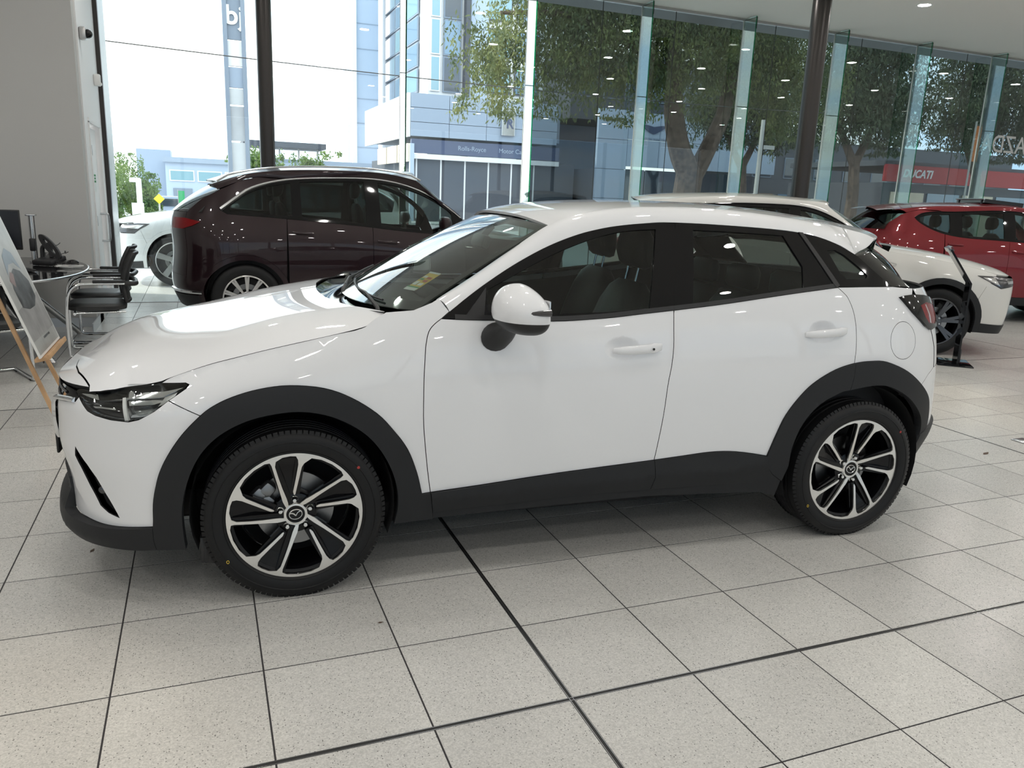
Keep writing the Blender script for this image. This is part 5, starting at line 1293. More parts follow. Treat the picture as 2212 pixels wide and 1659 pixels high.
def build_suv(S):
    K = S['cls']; P = K.P; WC = K.xn0 - K.Ln * PI / 2; TC = K.xt0 + K.Lt * PI / 2
    car = empty(S['name'], S['loc'], S['rz'], S['label'], 'car')
    pt, cl, bg = MT[S['paint']], MT['cladding'], MT['black_gloss']
    wb, ra, hz = S['wb'], S['arch'], S['wr']
    zu, zl = spline(S['up']), spline(S['lo']); x0, x1 = S['up'][0][0], S['up'][-1][0]
    sil = S.get('sill', .38); bot = S.get('bot', .26); xA, xM, xR = S['xA'], S['xM'], S['xR']
    def arc(cx, r, a0, a1, n=22): return [(cx + r * math.cos(a0 + (a1 - a0) * i / n), hz + .012 + r * math.sin(a0 + (a1 - a0) * i / n)) for i in range(n + 1)]
    lo_a = math.asin(min(max((sil - hz) / ra, -1), 1))
    xs = lambda a, b, n: [a + (b - a) * i / n for i in range(n + 1)]
    hoodl = [(x, K.zE(x)) for x in xs(S['xh'], S['xc'], 14)]              # fender edge of the bonnet
    AF = arc(0, ra, PI - lo_a, lo_a); AR = arc(wb, ra, PI - lo_a, lo_a)
    upl = [(x, zu(x)) for x in xs(x0, x1, 40)]
    lo_x0, lo_x1 = S['lo'][0][0], S['lo'][-1][0]
    beltF = [(x, zl(x)) for x in xs(lo_x0, xM, 8)]; beltR = [(x, zl(x)) for x in xs(xM, min(xR, lo_x1), 8)]
    xb = AF[-1][0]
    fend = hoodl + [upl[0]] + [(lo_x0, zl(lo_x0)), (xA + .02, zl(lo_x0) - .1), (xA, .7), (xA + .02, sil)] + AF[::-1] + [(AF[0][0], .40)] + [(S['xseam'], .62), (S['xseam'], K.zE(S['xh']) - .10)]
    iF = [q for q in AF if q[1] > .60]
    fend = hoodl + [upl[0], (lo_x0, zl(lo_x0)), (xA + .02, zl(lo_x0) - .1), (xA, .7), (xA + .02, sil)] + [q for q in AF[::-1] if q[0] > -ra * .86] + [(S['xseam'], K.zE(S['xh']) - .13)]
    fd_ = beltF + [(xM, .7), (xM - .02, sil), (xA + .02, sil), (xA, .7), (xA + .02, zl(lo_x0) - .1)]
    rrp = [q for q in AR if q[0] < xR]
    rd_ = beltR + ([(xR, zl(min(xR, lo_x1)) - .05)] if xR > lo_x1 else []) + [q for q in rrp[::-1]] + [(xM - .02, sil), (xM, .7)]
    tw = S['tw']
    qd = [(min(xR, lo_x1), zl(min(xR, lo_x1)))] + ([(x, zl(x)) for x in xs(xR, lo_x1, 6)][1:] if xR < lo_x1 else []) + [(x, zu(x)) for x in xs(x1, S['xD'], 10)] + S['dtop'] + [(tw, z) for z in (1.1, .9, .7, .48)] + [(AR[-1][0] + .05, .42)] + [q for q in AR[::-1] if q[0] > xR]
    for mi in (0, 1):
        kw = dict(mirror=mi)
        panel('front_fender', pt, fend, P, car, gap=.002, step=.05, edge=.03, **kw)
        fd = panel('front_door', pt, fd_, P, car, gap=.0025, step=.06, edge=.03, **kw); rd = panel('rear_door', pt, rd_, P, car, gap=.0025, step=.06, edge=.03, **kw)
        panel('quarter_panel', pt, qd, P, car, gap=.002, step=.05, edge=.03, **kw)
        ring = upl + [(x, zl(x)) for x in xs(lo_x1, lo_x0, 30)]
        holes = []
        for a, b_ in S['glass']:
            g = [(x, zu(x) - .045) for x in xs(max(a, x0), min(b_, x1), 14) if zu(x) - .045 > zl(x) + .03]
            g += [(x, zl(x) + .03) for x in [q[0] for q in g[::-1]]]
            holes.append(g)
        wf = panel('window_frame', bg, ring, P, car, holes=holes, off=.001, step=.05, edge=.03, depth=.02, **kw)
        for gi, g in enumerate(holes): panel('window_glass', MT['car_glass' if gi == 0 else S.get('sglass', 'car_glass')], g, P, wf, off=-.004, step=.15, edge=.06, depth=0, **kw)
        s2 = 1 if mi == 0 else -1
        b = MB(); b.tube([(lambda q: (q[0], (q[1] - .006) * s2, q[2]))(P(x, zu(x) - .006)) for x in xs(x0 + .02, x1 - .01, 40)], [S.get('chr', .006) * (.7 + (.9 * max(0, i_ - 26) / 14)) for i_ in range(41)], 6); b.build('window_trim', MT[S.get('trim', 'black_gloss')], wf)
        ac = MT['cladding'] if S.get('clad') else pt
        ri = ra - S.get('aw', .06)
        for cx, A_ in ((0, AF), (wb, AR)):
            I_ = arc(cx, ri, lo_a, PI - lo_a)
            ex = [(A_[-1][0], bot + .02), (I_[0][0], bot + .02)] ; ex2 = [(I_[-1][0], bot + .02), (A_[0][0], bot + .02)]
            panel('wheel_arch', ac, A_ + ex + I_ + ex2, P, car, off=.010, step=.05, edge=.03, depth=.04, **kw)
            b = MB(); rows = []
            for i in range(21):
                a = PI * (-.1 + 1.2 * i / 20); rows.append([(cx + (ri + .005) * math.cos(a), -s2 * yy, hz + .02 + (ri + .005) * math.sin(a)) for yy in (K.Wm(1.) - .03, K.Wm(1.) - .25, K.Wm(1.) - .42)])
            b.grid(rows); b.add([r_[-1] for r_ in rows], [tuple(range(21))]); b.build('wheel_housing', MT['liner'], car)
            alloy(car, (cx, -s2 * (K.Wm(1.) - .12), hz), -s2, S['wr'], S['rim'], S['spk'][0], S['spk'][1], S['spk'][2], S.get('wrot', .3))
        panel('sill', cl, [(AF[-1][0] + .002, sil), (AR[0][0] - .002, sil), (AR[0][0] - .002, bot), (AF[-1][0] + .002, bot)], P, car, off=.006, gap=.002, step=.06, edge=.04, depth=.05, **kw)
        panel('headlight', MT['lamp_dark'], S['head'], P, car, off=.004, step=.05, edge=.03, depth=.02, **kw)
        hl = COL.objects[-1]
        for g in S.get('heads', ()): panel('lamp_reflector', MT['lamp_reflector'], g, P, hl, off=.007, step=.05, edge=.03, depth=.01, **kw)
        tl_ = panel('tail_lamp', MT['tail_red'], S['tail'], P, car, off=.008, step=.05, edge=.03, depth=.02, **kw)
        # rail between windows and roof
        n_ = 48
        def strip(u, v, s2=s2):
            x = S['rx0'] + (S['rx1'] - S['rx0']) * u; a = Vector(P(x, min(zu(x), K.zR(x)) if x <= x1 else zu(x1))) if x <= S['xD'] else Vector(P(x, S['ztop'](x)))
            xw = S['wtx']
            if x < xw:
                t = (x - S['wbx'] ) / (xw - S['wbx']); t = min(max(t, 0), 1); b_ = Vector((x + .02 * (1 - t), -(S['wby'] + (S['wty'] - S['wby']) * t), S['wbz'] + (S['wtz'] - S['wbz']) * t))
            else: b_ = Vector((x, -S['yB'](x), S['zB'](x)))
            q = a.lerp(b_, v) + Vector((0, -.5, .85)) * (.02 * 4 * v * (1 - v)); return (q.x, q.y * s2, q.z)
        link('roof_rail', sheet_mesh('roof_rail', pt, strip, 60, 6, .012, flip=bool(mi)), car)
        for par, xh, zh in ((fd, xM - .16, zl(xM) - .16), (rd, min(xR, lo_x1) - .16, zl(min(xR, lo_x1)) - .15)):
            b = MB(); rows = []
            for i in range(11):
                t = i / 10; x = xh - .11 + .22 * t; z = zh + .012 * t; y_ = K.W0(x, z) + .022 * math.sin(PI * min(max(t, .04), .96)) ** .4
                rows.append([(x, -s2 * (y_ + .009 * math.cos(a)), z + .014 * math.sin(a)) for a in [2 * PI * j / 10 for j in range(10)]])
            b.grid(rows, closed=True); b.build('door_handle', pt if not S.get('chrome_h') else MT['chrome'], par, smooth=60)
        m = empty('door_mirror'); m.parent = car
        mx, mz = S['mir']; b = MB(); rows = []
        for i in range(13):
            ph = -PI / 2 + PI * i / 12; rows.append([(mx + (.09 if math.cos(a) < 0 else .05) * math.cos(a) * max(math.cos(ph), .02) ** .6, -s2 * (K.W0(mx, mz) + .14 + .12 * math.sin(a) * max(math.cos(ph), .02) ** .6), mz + .08 * math.sin(ph)) for a in [2 * PI * j / 20 for j in range(20)]])
        b.grid(rows, closed=True); b.build('mirror_cap', pt, m, smooth=60)
        b = MB(); b.tube([(mx + .02, -s2 * (K.W0(mx, mz - .13) - .01), mz - .14), (mx + .01, -s2 * (K.W0(mx, mz) + .06), mz - .07)], [.045, .03], 10); b.build('mirror_arm', MT['black_plastic'], m)
    # nose
    zh = K.zE(S['xh'])
    bmp = [(S['xseam'], zh - .13)] + [q for q in AF if q[0] < -ra * .86 + .02 and q[1] < zh - .14] + [(AF[0][0], sil), (AF[0][0], .40), (-.62, .37), (-.8, .35), (WC, .36), (WC, .50), (S['gw'] - .12, .52), (S['gw'], .66), (S['gw'] + .03, zh - .12)] + [q for q in S['head_low']]
    bmp = [(S['xseam'], zh - .13)] + [q for q in AF[::-1] if q[0] < -ra * .80][::1] + [(AF[0][0], .38), (-.7, .36), (-.85, .35), (WC, .36), (WC, .50), (S['gw'] - .12, .52), (S['gw'], .66)] + S['head_low']
    fb = panel('front_bumper', pt, bmp, P, car, gap=.002, step=.05, edge=.03, depth=.02, both=True)
    panel('bumper_lip', cl, [(AF[0][0], .38), (-.7, .36), (-.85, .35), (WC, .36), (WC, bot), (-.8, bot), (AF[0][0], bot + .02)], P, fb, off=.012, step=.05, edge=.03, depth=.05, both=True)
    gp = panel('grille', MT['black_plastic'], [(WC, .49), (S['gw'] - .13, .51), (S['gw'] + .01, .66), (S['gw'] + .04, zh - .03), (WC, zh - .03)], P, car, off=-.03, step=.05, edge=.03, depth=-.03, both=True)
    # bonnet
    Tz = lambda x, y: (x, y, K.T(x, y))
    hs3 = [P(*q)[:2] for q in hoodl]; wcx = S['wbx'] - .06
    L1 = hs3 + [(wcx - .22 * (1 - (t / 1.0) ** 2), -abs(hs3[-1][1]) * t) for t in (.8, .6, .4, .2, 0)]
    nose = []
    for i in range(24):
        w_ = S['xh'] + (WC - S['xh']) * i / 23; q = P(w_, zh); nose.append((q[0] + .006, q[1]))
    L1 = [(x, max(y, -K.yE(x) + .001)) for x, y in L1]; nose = [(x, max(y, -K.yE(x) + .001)) for x, y in nose]
    ring = L1 + [(x, -y) for x, y in L1[::-1][1:]] + [(x, -y) for x, y in nose[1:]] + nose[::-1][1:-1]
    panel('bonnet', pt, ring, Tz, car, gap=.002, step=.06, edge=.04, depth=.02)
    # windscreen, roof, back window
    def ws(u, v):
        s = 2 * u - 1; b_ = Vector((S['wbx'] - .20 * (1 - s * s), S['wby'] * s, S['wbz'] + .01 * (1 - s * s))); t = Vector((S['wtx'] - .05 * (1 - s * s), S['wty'] * s, S['wtz'] + .025 * (1 - s * s)))
        return tuple(b_.lerp(t, v) + Vector((-.5, 0, .85)) * .03 * 4 * v * (1 - v))
    link('windscreen', sheet_mesh('windscreen', MT['car_glass_wind'], ws, 24, 12), car)
    def roof(x, s):
        zb = S['zB'](x); zc = max(K.zR(x), zb + .003); return (x, s * S['yB'](x), zb + (zc - zb) * (1 - abs(s) ** 2.6))
    xe = S['xroof']
    link('roof', sheet_mesh('roof', pt, lambda u, v: (lambda s: roof((S['wtx'] - .05 * (1 - s * s)) + (xe - .10 * s * s - (S['wtx'] - .05 * (1 - s * s))) * u, s))(2 * v - 1), 40, 20, .015), car)
    def bw(u, v):
        s = 2 * u - 1; t = Vector(roof(xe - .10 * s * s, s)) + Vector((-.10, 0, -.02)); z = S['bz']; b_ = Vector((K.xr(z) - .30 * abs(s) ** 2.4 + .01, S['bby'] * s, z))
        return tuple(b_.lerp(t, v) + Vector((.6, 0, .6)) * .03 * 4 * v * (1 - v))
    link('rear_window', sheet_mesh('rear_window', MT['car_glass_dark'], bw, 24, 10), car)
    panel('tailgate', pt, [(tw, S['bz']), (TC, S['bz']), (TC, .62), (tw, .60)], P, car, gap=.002, step=.06, edge=.04, both=True)
    panel('rear_bumper', pt, [(tw, .60), (TC, .62), (TC, .40), (tw, .40), (AR[-1][0], .40), (AR[-1][0], .46), (tw - .02, .48)], P, car, gap=.001, step=.06, edge=.04, both=True)
    panel('rear_skirt', cl, [(AR[-1][0], .40), (tw, .40), (TC, .40), (TC, bot + .02), (tw, bot), (AR[-1][0], bot + .02)], P, car, off=.01, step=.06, edge=.04, depth=.04, both=True)
    # cabin
    b = MB(); rows = []
    for i in range(21):
        x = S['wbx'] + .05 + i * (wb + .55 - S['wbx']) / 20
        yo, zt = K.S(x, K.zT(x) - .03) - .05, K.zT(x) - .03
        rows.append([(x, y, z) for y, z in [(-yo, zt), (-yo, .45), (-yo * .7, .38), (yo * .7, .38), (yo, .45), (yo, zt)]])
    b.grid(rows); b.add(rows[0], [tuple(range(6))]); b.add(rows[-1], [tuple(range(6))]); b.build('cabin_liner', MT['interior_dark'], car)
    b = MB(); b.box((wb / 2, 0, .30), (wb - .9, 1.6, .10), bev=.03); b.box((wb / 2, 0, .30), (wb + 1.2, 1.0, .1), bev=.03); b.build('underbody', MT['liner'], car)
    b = MB(); b.grid([[tuple(Vector(roof(S['wtx'] + .1 + (xe - S['wtx'] - .25) * i / 14, .97 * (2 * j / 10 - 1))) + Vector((0, 0, -.04))) for j in range(11)] for i in range(15)]); b.build('headliner', MT['interior_mid'], car)
    for xs_, ys_ in S['seats']: car_seat(car, xs_, ys_, .47 + S.get('sz', 0))
    for f in S.get('extra', ()): f(car, K, P, roof)
    return car

def sp2(L): return spline(L)
# --- dark red large SUV by the glass
CM = make_cls(dict(zT=[(-.7, .93), (-.4, 1.0), (0, 1.045), (.4, 1.075), (.92, 1.092), (1.57, 1.149), (2.47, 1.217), (3.1, 1.25), (3.7, 1.26)], yT=[(-.7, .86), (0, .88), (.6, .89), (2.0, .90), (2.6, .89), (3.1, .87), (3.6, .84)], Wm=[(-.6, .955), (0, .96), (1.5, .955), (2.9, .962), (3.6, .95)],
    xf=[(.2, -.88), (.4, -.95), (.7, -.96), (.95, -.93), (1.1, -.9)], xr=[(.25, 3.62), (.45, 3.70), (.65, 3.70), (.9, 3.68), (1.1, 3.69), (1.25, 3.66), (1.45, 3.54), (1.62, 3.36)],
    zc=[(-.96, .90), (-.85, .955), (-.6, 1.03), (-.2, 1.10), (.3, 1.16), (.6, 1.19)], zE=[(-.96, .89), (-.7, .93), (-.4, 1.0), (0, 1.045), (.4, 1.075), (.6, 1.09)],
    zR=[(.6, 1.60), (.93, 1.775), (1.2, 1.800), (1.56, 1.815), (2.31, 1.790), (2.72, 1.755), (3.03, 1.69), (3.2, 1.63), (3.45, 1.55)]), zm=.78, xn0=-.3, xt0=2.90, nn=2.8, nt=3.0, Ln=.66, Lt=.78)
def maroon_extra(car, K, P, roof):
    for s2 in (1, -1):
        b = MB(); L = [(x, -s2 * .66, roof(x, .94)[2] + .026) for x in [1.0 + i * 2.2 / 20 for i in range(21)]]
        L[0] = (L[0][0], L[0][1], L[0][2] - .03); L[-1] = (L[-1][0], L[-1][1], L[-1][2] - .03); b.tube(L, .010, 8); b.build('roof_bar', MT['satin_chrome'], car)
        b = MB(); b.tube([(lambda q: (q[0] + .01, q[1] * s2 * 1.0, q[2]))(P(w, .43 + .0 * w)) for w in [3.36 + i * .5 / 8 for i in range(9)]], .018, 8); b.build('bumper_trim', MT['chrome'], car)
build_suv(dict(cls=CM, name='large_suv', label='dark maroon SUV with chrome window trim parked against the glass front', loc=(2.36, 7.77, 0), rz=PI, paint='paint_maroon', wb=2.95, wr=.37, rim=.250, arch=.455, aw=.05, spk=(10, 'alloy_silver', [(-.06, .018, .022), (.06, .018, .022)]),
    up=[(.532, 1.269), (.70, 1.405), (.885, 1.521), (1.166, 1.628), (1.512, 1.680), (2.007, 1.673), (2.452, 1.640), (2.795, 1.560), (3.003, 1.457), (3.2, 1.299)], lo=[(.60, 1.10), (.917, 1.100), (1.573, 1.149), (2.475, 1.217), (3.12, 1.252)],
    xA=.52, xM=1.60, xR=2.52, glass=[(.66, 1.50), (1.66, 2.36), (2.46, 3.1)], sglass='car_glass_dark', trim='satin_chrome', chr=.013, xh=-.62, xc=.42, xseam=-.50, tw=3.52, xD=2.5, dtop=[(2.8, 1.640), (3.05, 1.585), (3.25, 1.50), (3.40, 1.40), (3.52, 1.26)], ztop=spline([(2.5, 1.64), (2.8, 1.64), (3.05, 1.585), (3.3, 1.49), (3.6, 1.3)]),
    head=[(-.48, .93), (-.8, .89), (-.8, .78), (-.6, .78)], head_low=[(-.80, .80), (-.62, .78)], gw=-.86, tail=[(3.36, 1.165), (3.52, 1.195), (3.75, 1.195), (3.75, 1.085), (3.55, 1.085), (3.44, 1.12)],
    rx0=.56, rx1=3.28, wbx=.45, wby=.80, wbz=1.13, wtx=1.05, wty=.66, wtz=1.69, yB=spline([(1.0, .665), (2.0, .67), (3.0, .64), (3.4, .60)]), zB=spline([(1.0, 1.67), (1.3, 1.73), (1.8, 1.755), (2.4, 1.735), (2.9, 1.67), (3.2, 1.58), (3.45, 1.48)]), xroof=3.30, bz=1.26, bby=.80, mir=(.80, 1.215), seats=[(1.35, -.40), (1.35, .40), (2.35, -.40), (2.35, .40)], sz=.10, extra=[maroon_extra], chrome_h=False))
# --- pearl white SUV behind the near car
CW = make_cls(dict(zT=[(-.7, .89), (-.4, .97), (0, 1.04), (.4, 1.10), (.9, 1.12), (1.6, 1.15), (2.4, 1.20), (3.1, 1.23), (3.6, 1.23)], yT=[(-.7, .84), (0, .86), (.6, .865), (2.0, .87), (2.6, .86), (3.1, .84), (3.5, .81)], Wm=[(-.6, .925), (0, .93), (1.5, .925), (2.9, .932), (3.5, .92)],
    xf=[(.2, -.86), (.35, -.92), (.6, -.95), (.85, -.94), (1.0, -.89)], xr=[(.25, 3.68), (.45, 3.76), (.65, 3.78), (.9, 3.74), (1.1, 3.72), (1.25, 3.66), (1.45, 3.48), (1.62, 3.25)],
    zc=[(-.95, .87), (-.86, .925), (-.62, 1.01), (-.2, 1.10), (.3, 1.17), (.6, 1.20)], zE=[(-.95, .85), (-.72, .89), (-.4, .97), (0, 1.04), (.4, 1.10), (.6, 1.12)],
    zR=[(.6, 1.45), (.883, 1.58), (1.2, 1.655), (1.43, 1.672), (2.06, 1.700), (2.76, 1.678), (3.3, 1.63), (3.5, 1.59)]), zm=.78, xn0=-.3, xt0=2.87, nn=3.2, nt=2.8, Ln=.65, Lt=.88)
def wsuv_extra(car, K, P, roof):
    for s2 in (1, -1):
        b = MB(); q = P(.62, 1.0); b.tube(smooth_line([(.52, s2 * q[1] * 1.0, .98), (.62, s2 * (q[1] - .012), 1.0), (.76, s2 * (q[1] - .004), 1.0)], 4), .018, 8); b.build('side_signature', MT['chrome'], car)
    m = panel('paper_card', MT['sign_white'], [(2.25, 1.40), (2.62, 1.48), (2.60, 1.60), (2.35, 1.59)], P, car, off=-.010, step=.1, depth=.002, mirror=1)
build_suv(dict(cls=CW, name='midsize_suv', label='pearl white SUV with dark grey alloy wheels standing behind the near car', loc=(6.98, 5.20, 0), rz=PI - .47, paint='paint_pearl', wb=2.87, wr=.375, rim=.262, arch=.475, aw=.065, clad=True, spk=(7, 'alloy_grey', [(-.10, .03, .035), (.10, .03, .035)]), wrot=.15,
    up=[(.86, 1.24), (1.0, 1.35), (1.18, 1.46), (1.42, 1.55), (1.8, 1.585), (2.3, 1.58), (2.8, 1.54), (3.1, 1.45), (3.25, 1.34)], lo=[(.92, 1.13), (1.1, 1.132), (1.6, 1.16), (2.4, 1.21), (3.15, 1.245)],
    xA=.62, xM=1.66, xR=2.50, glass=[(.95, 1.56), (1.68, 2.40), (2.5, 3.1)], xh=-.60, xc=.60, xseam=-.46, tw=3.50, xD=2.6, dtop=[(2.9, 1.55), (3.15, 1.48), (3.35, 1.38), (3.50, 1.24)], ztop=spline([(2.6, 1.56), (2.9, 1.55), (3.15, 1.48), (3.35, 1.38), (3.5, 1.24)]),
    head=[(-.36, .905), (-.58, .900), (-.80, .875), (-.86, .865), (-.86, .805), (-.72, .79), (-.62, .775), (-.50, .835)], heads=[[(-.42, .885), (-.55, .885), (-.60, .80), (-.50, .845)], [(-.70, .850), (-.85, .850), (-.85, .825), (-.70, .82)]], head_low=[(-.86, .80), (-.72, .785), (-.62, .77), (-.50, .83), (-.46, .86)], gw=-.90, tail=[(3.25, 1.13), (3.6, 1.15), (3.7, 1.05), (3.4, 1.04)],
    rx0=.88, rx1=3.20, wbx=.66, wby=.77, wbz=1.15, wtx=1.24, wty=.62, wtz=1.585, yB=spline([(1.0, .63), (2.0, .64), (3.0, .61), (3.4, .58)]), zB=spline([(1.0, 1.54), (1.18, 1.60), (1.5, 1.635), (2.0, 1.655), (2.6, 1.64), (3.0, 1.60), (3.4, 1.53)]), xroof=3.42, bz=1.24, bby=.77, mir=(1.2, 1.22), seats=[(1.45, -.38), (1.45, .38)], sz=.05, extra=[wsuv_extra]))
# --- bright red SUV further right
CR = make_cls(dict(zT=[(-.7, .90), (-.4, .97), (0, 1.02), (.4, 1.06), (.9, 1.09), (1.3, 1.18), (1.8, 1.205), (2.3, 1.245), (2.6, 1.30), (3.4, 1.30)], yT=[(-.7, .82), (0, .84), (.6, .85), (2.0, .855), (2.6, .83), (3.1, .79), (3.5, .75)], Wm=[(-.6, .915), (0, .92), (1.5, .915), (2.7, .922), (3.4, .91)],
    xf=[(.2, -.86), (.35, -.92), (.6, -.94), (.85, -.93), (1.0, -.9)], xr=[(.25, 3.5), (.45, 3.58), (.65, 3.60), (.9, 3.57), (1.1, 3.56), (1.25, 3.52), (1.45, 3.35), (1.62, 3.15)],
    zc=[(-.94, .88), (-.85, .93), (-.6, 1.01), (-.2, 1.09), (.3, 1.15), (.6, 1.18)], zE=[(-.94, .86), (-.7, .90), (-.4, .97), (0, 1.02), (.4, 1.06), (.6, 1.08)],
    zR=[(.0, 1.3), (.6, 1.60), (.9, 1.69), (1.3, 1.735), (1.9, 1.735), (2.4, 1.715), (3.0, 1.66), (3.3, 1.61)]), zm=.76, xn0=-.3, xt0=2.70, nn=2.8, nt=2.6, Ln=.64, Lt=.88)
def red_extra(car, K, P, roof):
    so = empty('sunroof'); so.parent = car
    a = Vector(roof(1.35, 0)); b = MB(); b.bar(a + Vector((.30, 0, .035)), a + Vector((-.28, 0, -.012)), .84, .055); b.build('sunroof_glass', bgl, so)
    for yy in (-.34, .34):
        b = MB(); b.bar(a + Vector((.30, yy, -.03)), a + Vector((.30, yy, .07)), .02, .03); b.build('sunroof_hinge', MT['black_plastic'], so); b = MB(); b.bar(a + Vector((.10, yy, -.02)), a + Vector((.10, yy, .05)), .02, .03); b.build('sunroof_hinge', MT['black_plastic'], so)
    b = MB(); b.tube([a + Vector((.31, -.42 + .84 * i / 10, .060)) for i in range(11)], .012, 6); b.build('sunroof_edge', MT['satin_chrome'], so)
    b = MB(); b.grid([[(3.02 + .27 * t, s * (.60 - .03 * t), 1.655 - .10 * s * s * .5 - .035 * t) for t in (0, .5, 1)] for s in [i / 8 - 1 for i in range(17)]]); b.build('rear_spoiler', MT['paint_red'], car, smooth=60)
bgl = MT['black_gloss']
build_suv(dict(cls=CR, name='red_suv', label='bright red SUV with tilted open sunroof behind the pearl white SUV', loc=(11.72, 6.50, 0), rz=PI - .42, paint='paint_red', wb=2.70, wr=.36, rim=.245, arch=.44, aw=.06, clad=True, spk=(5, 'alloy_silver', [(-.12, .03, .03), (.12, .03, .03)]),
    up=[(.20, 1.23), (.50, 1.46), (.9, 1.585), (1.53, 1.632), (2.307, 1.59), (2.70, 1.545), (2.83, 1.49)], lo=[(.26, 1.13), (.6, 1.15), (1.005, 1.175), (1.827, 1.209), (2.326, 1.255), (2.60, 1.345), (2.80, 1.46)],
    xA=.30, xM=1.42, xR=2.36, glass=[(.4, 1.33), (1.50, 2.10), (2.28, 2.72)], xh=-.60, xc=.36, xseam=-.46, tw=3.36, xD=2.4, dtop=[(2.7, 1.60), (2.95, 1.57), (3.10, 1.52), (3.25, 1.38), (3.36, 1.30)], ztop=spline([(2.4, 1.60), (2.7, 1.60), (2.95, 1.57), (3.1, 1.52), (3.3, 1.35)]),
    head=[(-.40, .90), (-.8, .87), (-.8, .78), (-.6, .78)], head_low=[(-.80, .80), (-.62, .78)], gw=-.86, tail=[(3.15, 1.13), (3.5, 1.15), (3.55, 1.05), (3.3, 1.04)],
    rx0=.26, rx1=3.02, wbx=.30, wby=.76, wbz=1.12, wtx=.82, wty=.61, wtz=1.60, yB=spline([(.8, .62), (2.0, .63), (3.0, .59), (3.4, .56)]), zB=spline([(.8, 1.60), (1.2, 1.685), (1.8, 1.69), (2.4, 1.67), (2.9, 1.615), (3.3, 1.54)]), xroof=3.12, bz=1.30, bby=.72, mir=(.72, 1.19), seats=[(1.25, -.38), (1.25, .38), (2.1, -.38), (2.1, .38)], extra=[red_extra]))
# --- white car outside, beyond the glass at the left
CV = make_cls(dict(zT=[(-.7, .93), (-.4, .99), (0, 1.04), (.4, 1.08), (.9, 1.10), (1.6, 1.14), (2.4, 1.18), (3.1, 1.21), (3.6, 1.21)], yT=[(-.7, .86), (0, .88), (.6, .885), (2.0, .89), (2.6, .88), (3.1, .86), (3.5, .83)], Wm=[(-.6, .955), (0, .96), (1.5, .955), (2.9, .96), (3.5, .95)],
    xf=[(.2, -.84), (.35, -.89), (.6, -.90), (.85, -.89), (1.0, -.85)], xr=[(.25, 3.78), (.45, 3.86), (.65, 3.88), (.9, 3.84), (1.1, 3.84), (1.25, 3.80), (1.45, 3.72), (1.62, 3.6)],
    zc=[(-.90, .93), (-.80, .975), (-.6, 1.03), (-.2, 1.10), (.3, 1.16), (.6, 1.19)], zE=[(-.90, .90), (-.7, .93), (-.4, .99), (0, 1.04), (.4, 1.08), (.6, 1.10)],
    zR=[(.6, 1.55), (.93, 1.70), (1.3, 1.76), (2.0, 1.775), (2.7, 1.76), (3.3, 1.72), (3.6, 1.66)]), zm=.80, xn0=-.3, xt0=2.98, nn=3.4, nt=3.2, Ln=.62, Lt=.88)
build_suv(dict(cls=CV, name='parked_suv', label='white SUV parked outside the glass, left of the maroon SUV', loc=(-1.40, 12.15, 0), rz=0, paint='paint_silver_white', wb=2.98, wr=.385, rim=.285, arch=.46, aw=.05, spk=(5, 'alloy_silver', [(0, .07, .09)]),
    up=[(.62, 1.22), (.85, 1.38), (1.15, 1.54), (1.5, 1.62), (2.2, 1.64), (2.9, 1.61), (3.3, 1.52), (3.5, 1.40)], lo=[(.70, 1.12), (1.0, 1.12), (1.6, 1.15), (2.4, 1.19), (3.4, 1.22)],
    xA=.52, xM=1.62, xR=2.60, glass=[(.76, 1.54), (1.68, 2.50), (2.6, 3.35)], trim='satin_chrome', chr=.010, xh=-.58, xc=.46, xseam=-.46, tw=3.62, xD=3.0, dtop=[(3.2, 1.62), (3.45, 1.55), (3.62, 1.24)], ztop=spline([(3.0, 1.63), (3.2, 1.62), (3.45, 1.55), (3.6, 1.3)]),
    head=[(-.34, .935), (-.50, .940), (-.72, .915), (-.76, .86), (-.74, .80), (-.55, .80), (-.50, .84)], heads=[[(-.42, .915), (-.70, .895), (-.72, .865), (-.5, .86)]], head_low=[(-.76, .85), (-.74, .79), (-.55, .79), (-.48, .85)], gw=-.84, tail=[(3.5, 1.15), (3.7, 1.15), (3.7, .95), (3.55, .95)],
    rx0=.66, rx1=3.48, wbx=.52, wby=.80, wbz=1.13, wtx=1.14, wty=.66, wtz=1.65, yB=spline([(1.0, .67), (2.0, .68), (3.0, .66), (3.6, .63)]), zB=spline([(1.0, 1.63), (1.3, 1.69), (2.0, 1.72), (2.7, 1.70), (3.3, 1.65), (3.6, 1.58)]), xroof=3.58, bz=1.24, bby=.80, mir=(.92, 1.20), seats=[(1.45, -.4), (1.45, .4)], sz=.08))

# ---------------------------------------------------------------- desk corner at the left
t = empty('meeting_table', (-2.92, 6.20, 0), 0, 'dark glass topped oval meeting table on splayed chrome legs', 'table')
m = MB(); n = 64
out = [(.90 * math.copysign(abs(math.cos(a)) ** .9, math.cos(a)), 1.24 * math.copysign(abs(math.sin(a)) ** .9, math.sin(a))) for a in [2 * PI * i / n for i in range(n)]]
m.prism(out, .722, .742); m.build('table_top', MT['black_gloss'], t)
m = MB(); m.tube([(x * 1.0, y * 1.0, .732) for x, y in out], .012, 8, closed=True); m.build('edge_trim', MT['satin_chrome'], t, smooth=60)
for sx, sy in ((1, 1), (1, -1), (-1, 1), (-1, -1)):
    m = MB(); m.tube(smooth_line([(.18 * sx, .25 * sy, .72), (.26 * sx, .33 * sy, .60), (.70 * sx, .80 * sy, .025)], 5), .030, 12); m.build('leg', MT['satin_chrome'], t)
m = MB(); m.box((0, 0, .69), (.7, .9, .05), bev=.01); m.build('under_frame', MT['satin_chrome'], t)

